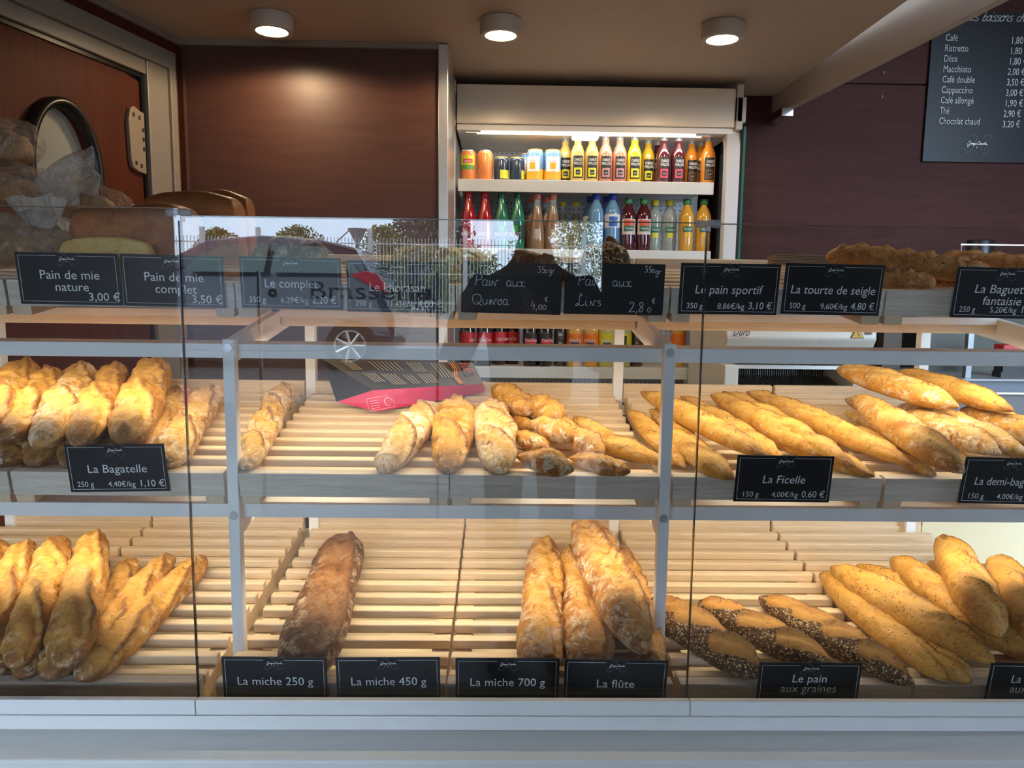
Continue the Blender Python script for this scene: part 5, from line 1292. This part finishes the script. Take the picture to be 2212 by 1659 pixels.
t = thing('red_gadget', 'small red and black gadget with a looped cable on the back counter', 'gadget', (bx(2205, 745), 2.66, bzz(818)))
MB().box(-.02, .08, 0, .05, .0, .02).build('base', BLACK, t)
MB().box(-.022, .08, -.002, .052, bzz(752)-bzz(818)-.02, bzz(745)-bzz(818)).build('red_body', plain('red_plastic', (.50, .02, .02), .35), t, bevel=.004)
MB().box(-.015, .07, .0, .05, .02, bzz(752)-bzz(818)-.02).build('stand', BLACK, t)
cb = MB(); z1 = bzz(745)-bzz(818)
cb.tube(spline([(-.01, -.01, z1), (-.035, -.02, z1+.03), (-.03, -.02, z1+.075), (0, -.01, z1+.07), (.02, -.01, z1+.03)]), .003, 6); cb.build('cable', BLACK, t, smooth=True)
P = at(2113, 575, 2.9)
t = thing('black_pot', 'black round pot standing behind the fancy baguettes', 'pot', (P[0], 2.9, P[2]-.02))
MB().lathe([(.045, 0), (.048, .01), (.048, .115), (.044, .120), (.001, .121)], 28).build('pot_body', BLACK, t, smooth=40)
MB().box(-.10, 1.0, -.2, .2, -.04, -.0).build('pot_shelf', DARKM, t)
P = at(2075, 548, 2.6); 
t = thing('glass_case', 'small clear glass case standing on the back counter', 'glass case', (P[0], 2.6, 0))
zc0, zc1 = at(2075, 590, 2.6)[2], at(2130, 530, 2.6)[2]
MB().prism_x([(-.10, zc0), (-.096, zc0), (.004, zc1), (0, zc1)], 0, .9).build('front_glass', GLASS, t)
MB().box(-.002, .9, -.002, .002, zc1, zc1+.004).build('metal_edge', ALU, t)
MB().box(-.002, .003, -.002, .30, zc0, zc1).build('corner_edge', GLASS, t)

# ---------------------------------------------------------------- forecourt behind the photographer, mirrored in the glass
def mir(x, y, D):       # point at mirrored distance D that shows in the glass at pixel x, y
    p = at(x, y, D); return Vector((p[0], 2.33-D, p[2]))
GZ = .61
aw = MB().hexa([(-2.0, -2.2, 2.13), (2.0, -2.2, 2.13), (2.0, 1.12, 2.60), (-2.0, 1.12, 2.60)], [(-2.0, -2.2, 2.17), (2.0, -2.2, 2.17), (2.0, 1.12, 2.64), (-2.0, 1.12, 2.64)]); struct('awning', aw, plain('beige_awning', (.50, .43, .36), .7), 'unseen beige awning over the serving side, lowered to cut sky light')  # unseen awning, drawn low and deep to cut sky light on the front
st_ = MB().box(-8, 8, -4.2, 1.1, -.04, .2); struct('pavement', st_, plain('grey_paving', (.07, .066, .062), .8, var=.1), 'pavement in front of the stall')
gd = MB().box(-40, 40, -40, -4.2, -.3, GZ); struct('ground', gd, plain('asphalt', (.085, .085, .085), .9, spec=.2, var=.12, vscale=4), 'raised car park ground')
# unseen screens added to darken the outer panes' reflections and dim the right side
sc_ = MB().box(-1.99, -1.95, -2.2, 1.0, 0, 2.62); struct('wall_blocker_left', sc_, plain('brown_light_blocker', (.045, .03, .025), .7), 'unseen brown screen added to darken the left pane reflection')
sc_ = MB().box(1.96, 2.0, -2.2, 1.0, 0, 2.62).box(.62, 2.0, -2.24, -2.2, 0, 2.16); struct('wall_blocker_right', sc_, plain('brown_light_blocker', (.045, .03, .025), .7), 'unseen brown screen added to darken the left pane reflection')
# hatchback
D = 9.3
xr = mir(850, 640, D)[0]; Yc = 2.33-D
t = thing('hatchback_car', 'dark violet hatchback parked across the forecourt, mirrored in the glass', 'car', (xr, Yc, GZ))
CAR = plain('dark_violet_paint', (.030, .026, .045), .18, spec=.6, coat=.8)
pz = lambda y: mir(700, y, D)[2]-GZ
px_ = lambda x: mir(x, 640, D)[0]-xr
side = [(px_(850), .42), (px_(852), pz(680)), (px_(832), pz(640)), (px_(822), pz(622)), (px_(770), pz(545)), (px_(762), pz(532)), (px_(690), pz(516)), (px_(560), pz(508)), (px_(440), pz(520)), (px_(330), pz(575)), (px_(300), pz(592)), (px_(180), pz(610)), (px_(130), pz(650)), (px_(125), .38), (px_(140), .22), (px_(835), .22)]
b = MB(); wdt = .85
v0 = [(x, 0.0 if z < pz(600) else -.14, z) for x, z in side]; v1 = [(x, -1.7 if z < pz(600) else -1.56, z) for x, z in side]
b.hexa(v0, v1); b.build('car_body', CAR, t, bevel=.03, seg=3)
GLD = plain('tinted_car_glass', (.045, .07, .055), .05, spec=.8)
for pl in ([(585, 590), (592, 528), (700, 532), (735, 560), (748, 590)], [(395, 590), (430, 552), (480, 532), (578, 527), (570, 590)], [(760, 590), (742, 562), (752, 556), (778, 588)]):
    g = MB(); g.hexa([(px_(x), .012-.14*max(0, min(1, (590-y)/50)), pz(y)) for x, y in pl], [(px_(x), -.03-.14*max(0, min(1, (590-y)/50)), pz(y)) for x, y in pl]); g.build('side_window', GLD, t)
g = MB(); g.hexa([(px_(x), .012, pz(y)) for x, y in ((755, 592), (790, 584), (815, 590), (832, 615), (834, 632), (800, 618))], [(px_(x), -.2, pz(y)) for x, y in ((755, 592), (790, 584), (815, 590), (832, 615), (834, 632), (800, 618))]); g.build('tail_light', plain('red_lens', (.45, .01, .02), .15, spec=.6), t, bevel=.01)
for xw in (758, 235):
    w_ = MB().lathe([(.19, -.1), (.30, -.1), (.315, -.05), (.315, .05), (.30, .1), (.19, .1)], 32, T=Matrix.Translation((px_(xw), .0, .315)) @ Matrix.Rotation(R_(90), 4, 'X'), caps=False).build('tyre', RUBBER, t, smooth=40)
    rm = MB()
    for k in range(7):
        a = 2*math.pi*k/7; rm.tube([(px_(xw), .10, .315), (px_(xw)+.19*math.cos(a), .10, .315+.19*math.sin(a))], .022, 6)
    rm.lathe([(.18, -.02), (.2, -.02), (.2, .02), (.18, .02)], 28, T=Matrix.Translation((px_(xw), .09, .315)) @ Matrix.Rotation(R_(90), 4, 'X'), caps=False)
    rm.build('rim', ALU, w_)
g = MB().tube([(px_(697), -.8, pz(514)), (px_(727), -.8, pz(486))], .008, 5); g.build('aerial', BLACK, t)
g = MB().box(px_(810), px_(860), -.1, .0, pz(580), pz(577)); g.build('wiper', BLACK, t)
# white mesh fence with posts
Df = 13.0; Yf = 2.33-Df
t = thing('mesh_fence', 'white welded mesh fence behind the car, mirrored in the glass', 'fence', (0, Yf, GZ))
zf = mir(900, 515, Df)[2]-GZ; zl = mir(900, 678, Df)[2]-GZ
fb = MB(); x = -7.0
while x < 5.0:
    fb.box(x-.006, x+.006, -.004, .004, .12, zf); x += .06
for z in (.3, .8, 1.3, zf-.1): fb.box(-7, 5, -.006, .006, z-.01, z+.01)
FW_ = plain('white_fence_paint', (.80, .80, .78), .5)
fb.build('mesh_panel', FW_, t)
for px0 in (800, 560, 440, 1005, 1260): 
    X = mir(px0, 600, Df)[0]; MB().box(X-.035, X+.035, -.035, .035, 0, zf+.15).build('fence_post', FW_, t)
MB().box(-9, 7, -.2, .0, -.1, .55).build('low_wall', plain('pale_concrete', (.62, .60, .56), .8), t)
# street lamp
Dl = 18.0; P = mir(772, 500, Dl)
t = thing('street_lamp', 'street lamp with a flared head above the fence, mirrored in the glass', 'lamp', (P[0], 2.33-Dl, GZ))
hz = mir(772, 494, Dl)[2]-GZ
MB().lathe([(.06, 0), (.045, hz-.35)], 10).build('pole', DARKM, t); MB().lathe([(.05, hz-.35), (.22, hz-.02), (.24, hz), (.02, hz+.02)], 12).build('lamp_head', plain('lamp_head_grey', (.3, .3, .3), .4), t)
# trees and shrubs
def leafmat(name, a, b_): 
    mt, tr, bb, N, Lk = nt(name); v = mapped(N, Lk, (1, 1, 1)); Lk.new(ramp(N, Lk, noise(N, Lk, v, 3), [(.3, a), (.7, b_)]), bb.inputs['Base Color']); bb.inputs['Roughness'].default_value = .7
    return mt
LEAF = leafmat('green_leaves', (.16, .20, .06), (.34, .34, .14)); NEED = leafmat('blue_green_needles', (.12, .15, .13), (.22, .25, .22))
BARK = plain('bark', (.10, .07, .05), .8)
def tree(name, label, D_, x, ytop, wpx, seed, mt, n=900, ls=.10, zlow=.6):
    n *= 4; ls *= .5
    P = mir(x, ytop, D_); h = P[2]-GZ; wdt = wpx*D_/F/2; rg = random.Random(seed)
    t = thing(name, label, 'tree', (P[0], 2.33-D_, GZ), group='trees and shrubs mirrored in the glass')
    m_ = MB()
    for k in range(n):
        u = rg.random(); a = rg.uniform(0, 6.283); z = zlow+(h-zlow)*u
        r = wdt*math.sqrt(max(.02, 1-(2*u-.85)**2*.7))*rg.random()**.5*(1+.25*math.sin(a*3+u*9))
        c = Vector((r*math.cos(a), r*math.sin(a)*.7, z+rg.uniform(-.1, .1)*wdt)); d1 = Vector((rg.uniform(-1, 1), rg.uniform(-1, 1), rg.uniform(-1, 1))).normalized()*ls*rg.uniform(.6, 1.6); d2 = d1.orthogonal().normalized()*ls*.5
        m_.add([c-d1, c+d2, c+d1, c-d2], [(0, 1, 2, 3)])
    m_.build('foliage', mt, t, fix=False)
    MB().lathe([(.09, 0), (.05, h*.8)], 8).build('trunk', BARK, t)
tree('bush', 'rounded bush above the car roof end, mirrored', 16, 640, 494, 150, 1, LEAF, 900, .09)
tree('bush', 'bush above the car bonnet, mirrored', 16, 470, 497, 120, 2, LEAF, 800, .09)
tree('slender_shrub', 'slender shrub by the tall fence post, mirrored', 15, 825, 490, 120, 3, LEAF, 500, .10)
tree('conifer_tree', 'big blue green conifer behind the fence, mirrored', 20, 930, 440, 190, 4, NEED, 2200, .16)
tree('leafy_tree', 'loose leafy tree seen over the drinks, mirrored', 18, 1235, 452, 240, 5, LEAF, 700, .11)
tree('bush', 'bush low behind the fence on the right, mirrored', 15, 1010, 540, 160, 6, LEAF, 800, .10)

struct('wall_rear', MB().box(-3.5, 3.8, 4.1, 4.15, 0, 3.2), PANEL, 'unseen outer rear wall added to keep the sun out'); struct('wall_side', MB().box(-3.5, -3.45, .8, 4.1, 0, 3.2), PANEL, 'outer side wall of the stall')  # rear wall added out of view to block sun from the interior
struct('roof', MB().box(-3.5, 3.8, 1.0, 4.15, 3.2, 3.25), PANEL, 'roof of the stall')

# ---------------------------------------------------------------- the photographer, seen only as a dark mirrored figure in the glass
def skinned(name, V, Eg, Rr, mt, parent, root=0, sub=2):
    me = bpy.data.meshes.new(name); me.from_pydata(V, Eg, []); me.update()
    o = bpy.data.objects.new(name, me); COL.objects.link(o); o.parent = parent
    sk = o.modifiers.new('skin', 'SKIN'); sk.use_smooth_shade = True
    if not me.skin_vertices: me.attributes.new('skin', 'FLOAT', 'POINT')
    for i, r in enumerate(Rr):
        d = me.skin_vertices[0].data[i]; d.radius = r if isinstance(r, tuple) else (r, r); d.use_root = (i == root)
    ss = o.modifiers.new('smooth', 'SUBSURF'); ss.levels = sub; ss.render_levels = sub
    me.materials.append(mt)
    dg = bpy.context.evaluated_depsgraph_get(); m2 = bpy.data.meshes.new_from_object(o.evaluated_get(dg))
    o.modifiers.clear(); o.data = m2
    if not m2.materials: m2.materials.append(mt)
    return o
SKIN = plain('skin', (.48, .28, .20), .5); NAVY = plain('navy_jacket', (.012, .015, .025), .8); JEAN = plain('dark_jeans', (.02, .026, .045), .85); HAIR = plain('dark_hair', (.02, .013, .009), .6)
PXo, PYo = .12, -.42
t = thing('person', 'person in a dark jacket raising a phone, dimly mirrored in the glass', 'person', (PXo, PYo, .2))
V, Eg, Rr = [(0, .0, 1.40), (0, .005, 1.50), (0, .02, 1.575), (0, .035, 1.64), (0, .03, 1.70), (0, .02, 1.765), (0, .015, 1.80), (0, .115, 1.655), (0, .10, 1.69), (0, .09, 1.61)], [(0, 1), (1, 2), (2, 3), (3, 4), (4, 5), (5, 6), (3, 7), (4, 8), (2, 9)], [(.085, .07), .058, .062, .082, .090, .074, .04, .014, .012, .035]
for s in (-1, 1):
    b = len(V); V += [(s*.10, .0, 1.43), (s*.19, .0, 1.41), (s*.285, .08, 1.14), (s*.19-.06, .24, 1.25), (s*.115-.13, .345, 1.35), (s*.10-.13, .375, 1.375)]
    Eg += [(0, b), (b, b+1), (b+1, b+2), (b+2, b+3), (b+3, b+4), (b+4, b+5)]; Rr += [.06, .058, .046, .038, .028, .032]
    for k in range(4):
        f = len(V); z = 1.360+.016*k; V += [(s*.095-.13, .392, z), (s*.086-.13, .408, z+.004), (s*(.082-.003*k)-.13, .412, z+.006)]
        Eg += [(b+5, f), (f, f+1), (f+1, f+2)]; Rr += [.010, .009, .008]
    f = len(V); V += [(s*.088-.13, .385, 1.352), (s*.070-.13, .388, 1.356)]; Eg += [(b+5, f), (f, f+1)]; Rr += [.011, .009]
    b = len(V)
    V += [(s*.088, .07, 1.70)]; Eg += [(4, b)]; Rr += [(.012, .02)]
body = skinned('body', V, Eg, Rr, SKIN, t)
hr = skinned('hair', [(0, .0, 1.70), (0, -.015, 1.77), (0, .03, 1.815), (0, .075, 1.80)], [(0, 1), (1, 2), (2, 3)], [(.092, .085), (.094, .09), (.078, .06), (.05, .03)], HAIR, t)
fc = MB()
for s in (-1, 1): fc.lathe([(.001, 0), (.009, .001), (.009, .005), (.001, .007)], 10, T=Matrix.Translation((s*.032, .108, 1.705)) @ Matrix.Rotation(R_(-90), 4, 'X'))
fc.build('eyes', plain('eye_white', (.5, .5, .5), .3), t)
MB().lathe([(.001, 0), (.022, .0), (.02, .004), (.001, .006)], 12, T=Matrix.Translation((0, .112, 1.625)) @ Matrix.Rotation(R_(-90), 4, 'X') @ Matrix.Diagonal((1, .32, 1, 1))).build('mouth', plain('lips', (.30, .10, .09), .5), t)
V, Eg, Rr = [(0, 0, 1.18), (0, 0, .98), (0, .005, 1.34), (0, 0, 1.44)], [(1, 0), (0, 2), (2, 3)], [(.165, .115), (.175, .12), (.18, .125), (.11, .09)]
for s in (-1, 1):
    b = len(V); V += [(s*.19, 0, 1.41), (s*.29, .08, 1.14), (s*.195-.06, .235, 1.245), (s*.13-.12, .32, 1.33)]
    Eg += [(2, b), (b, b+1), (b+1, b+2), (b+2, b+3)]; Rr += [.078, .062, .052, .042]
skinned('jacket', V, Eg, Rr, NAVY, t)
V, Eg, Rr = [(0, 0, .98)], [], [(.16, .11)]
for s in (-1, 1):
    b = len(V); V += [(s*.095, 0, .90), (s*.105, .015, .50), (s*.11, -.005, .10)]; Eg += [(0, b), (b, b+1), (b+1, b+2)]; Rr += [.095, .068, .055]
skinned('trousers', V, Eg, Rr, JEAN, t)
for s in (-1, 1): MB().box(s*.11-.048, s*.11+.048, -.09, .19, .0, .085).build('shoe', BLACK, t, bevel=.03, seg=3)
t = thing('mobile_phone', 'black phone held sideways by the photographer, mirrored in the glass', 'phone', (-.012, -.016, 1.565))
MB().box(-.075, .075, 0, .008, 0, .072).build('phone_body', BLACK, t, bevel=.003)
MB().box(-.07, .07, -.0006, 0, .004, .068).build('screen', plain('dark_screen', (.02, .02, .025), .1), t)

# clear windbreak of the awning with a word on its outer side, seen mirrored through the glass
a_, b_ = mir(560, 690, 4.50), mir(945, 590, 4.50)
t = thing('clear_windbreak', 'clear plastic windbreak with a grey word, mirrored over the khorasan card', 'windbreak', (a_.x, a_.y, a_.z))
MB().box(0, b_.x-a_.x, 0, .002, 0, b_.z-a_.z).build('clear_sheet', plain('clear_film', (.6, .6, .6), .3, alpha=.03, spec=0), t)
p0, p1 = mir(665, 645, 4.50), mir(925, 645, 4.50); GW = plain('grey_vinyl', (.22, .21, .22), .6)
# the word faces the street (towards -Y)
text('Brasserie', 'windbreak_lettering', GW, t, (p0.x-a_.x, -.003, p0.z-a_.z), .15, p1.x-p0.x)
for ex in (588, 921):
    e_ = mir(ex, 633, 4.50); MB().lathe([(.008, -.002), (.028, -.002), (.028, .004), (.008, .004)], 20, T=Matrix.Translation((e_.x-a_.x, 0, e_.z-a_.z)) @ Matrix.Rotation(R_(90), 4, 'X'), caps=False).build('eyelet', GW, t)
for xx in (0, b_.x-a_.x): MB().box(xx-.008, xx+.008, -.008, .008, -a_.z+.2, b_.z-a_.z).build('stand_pole', ALU, t)
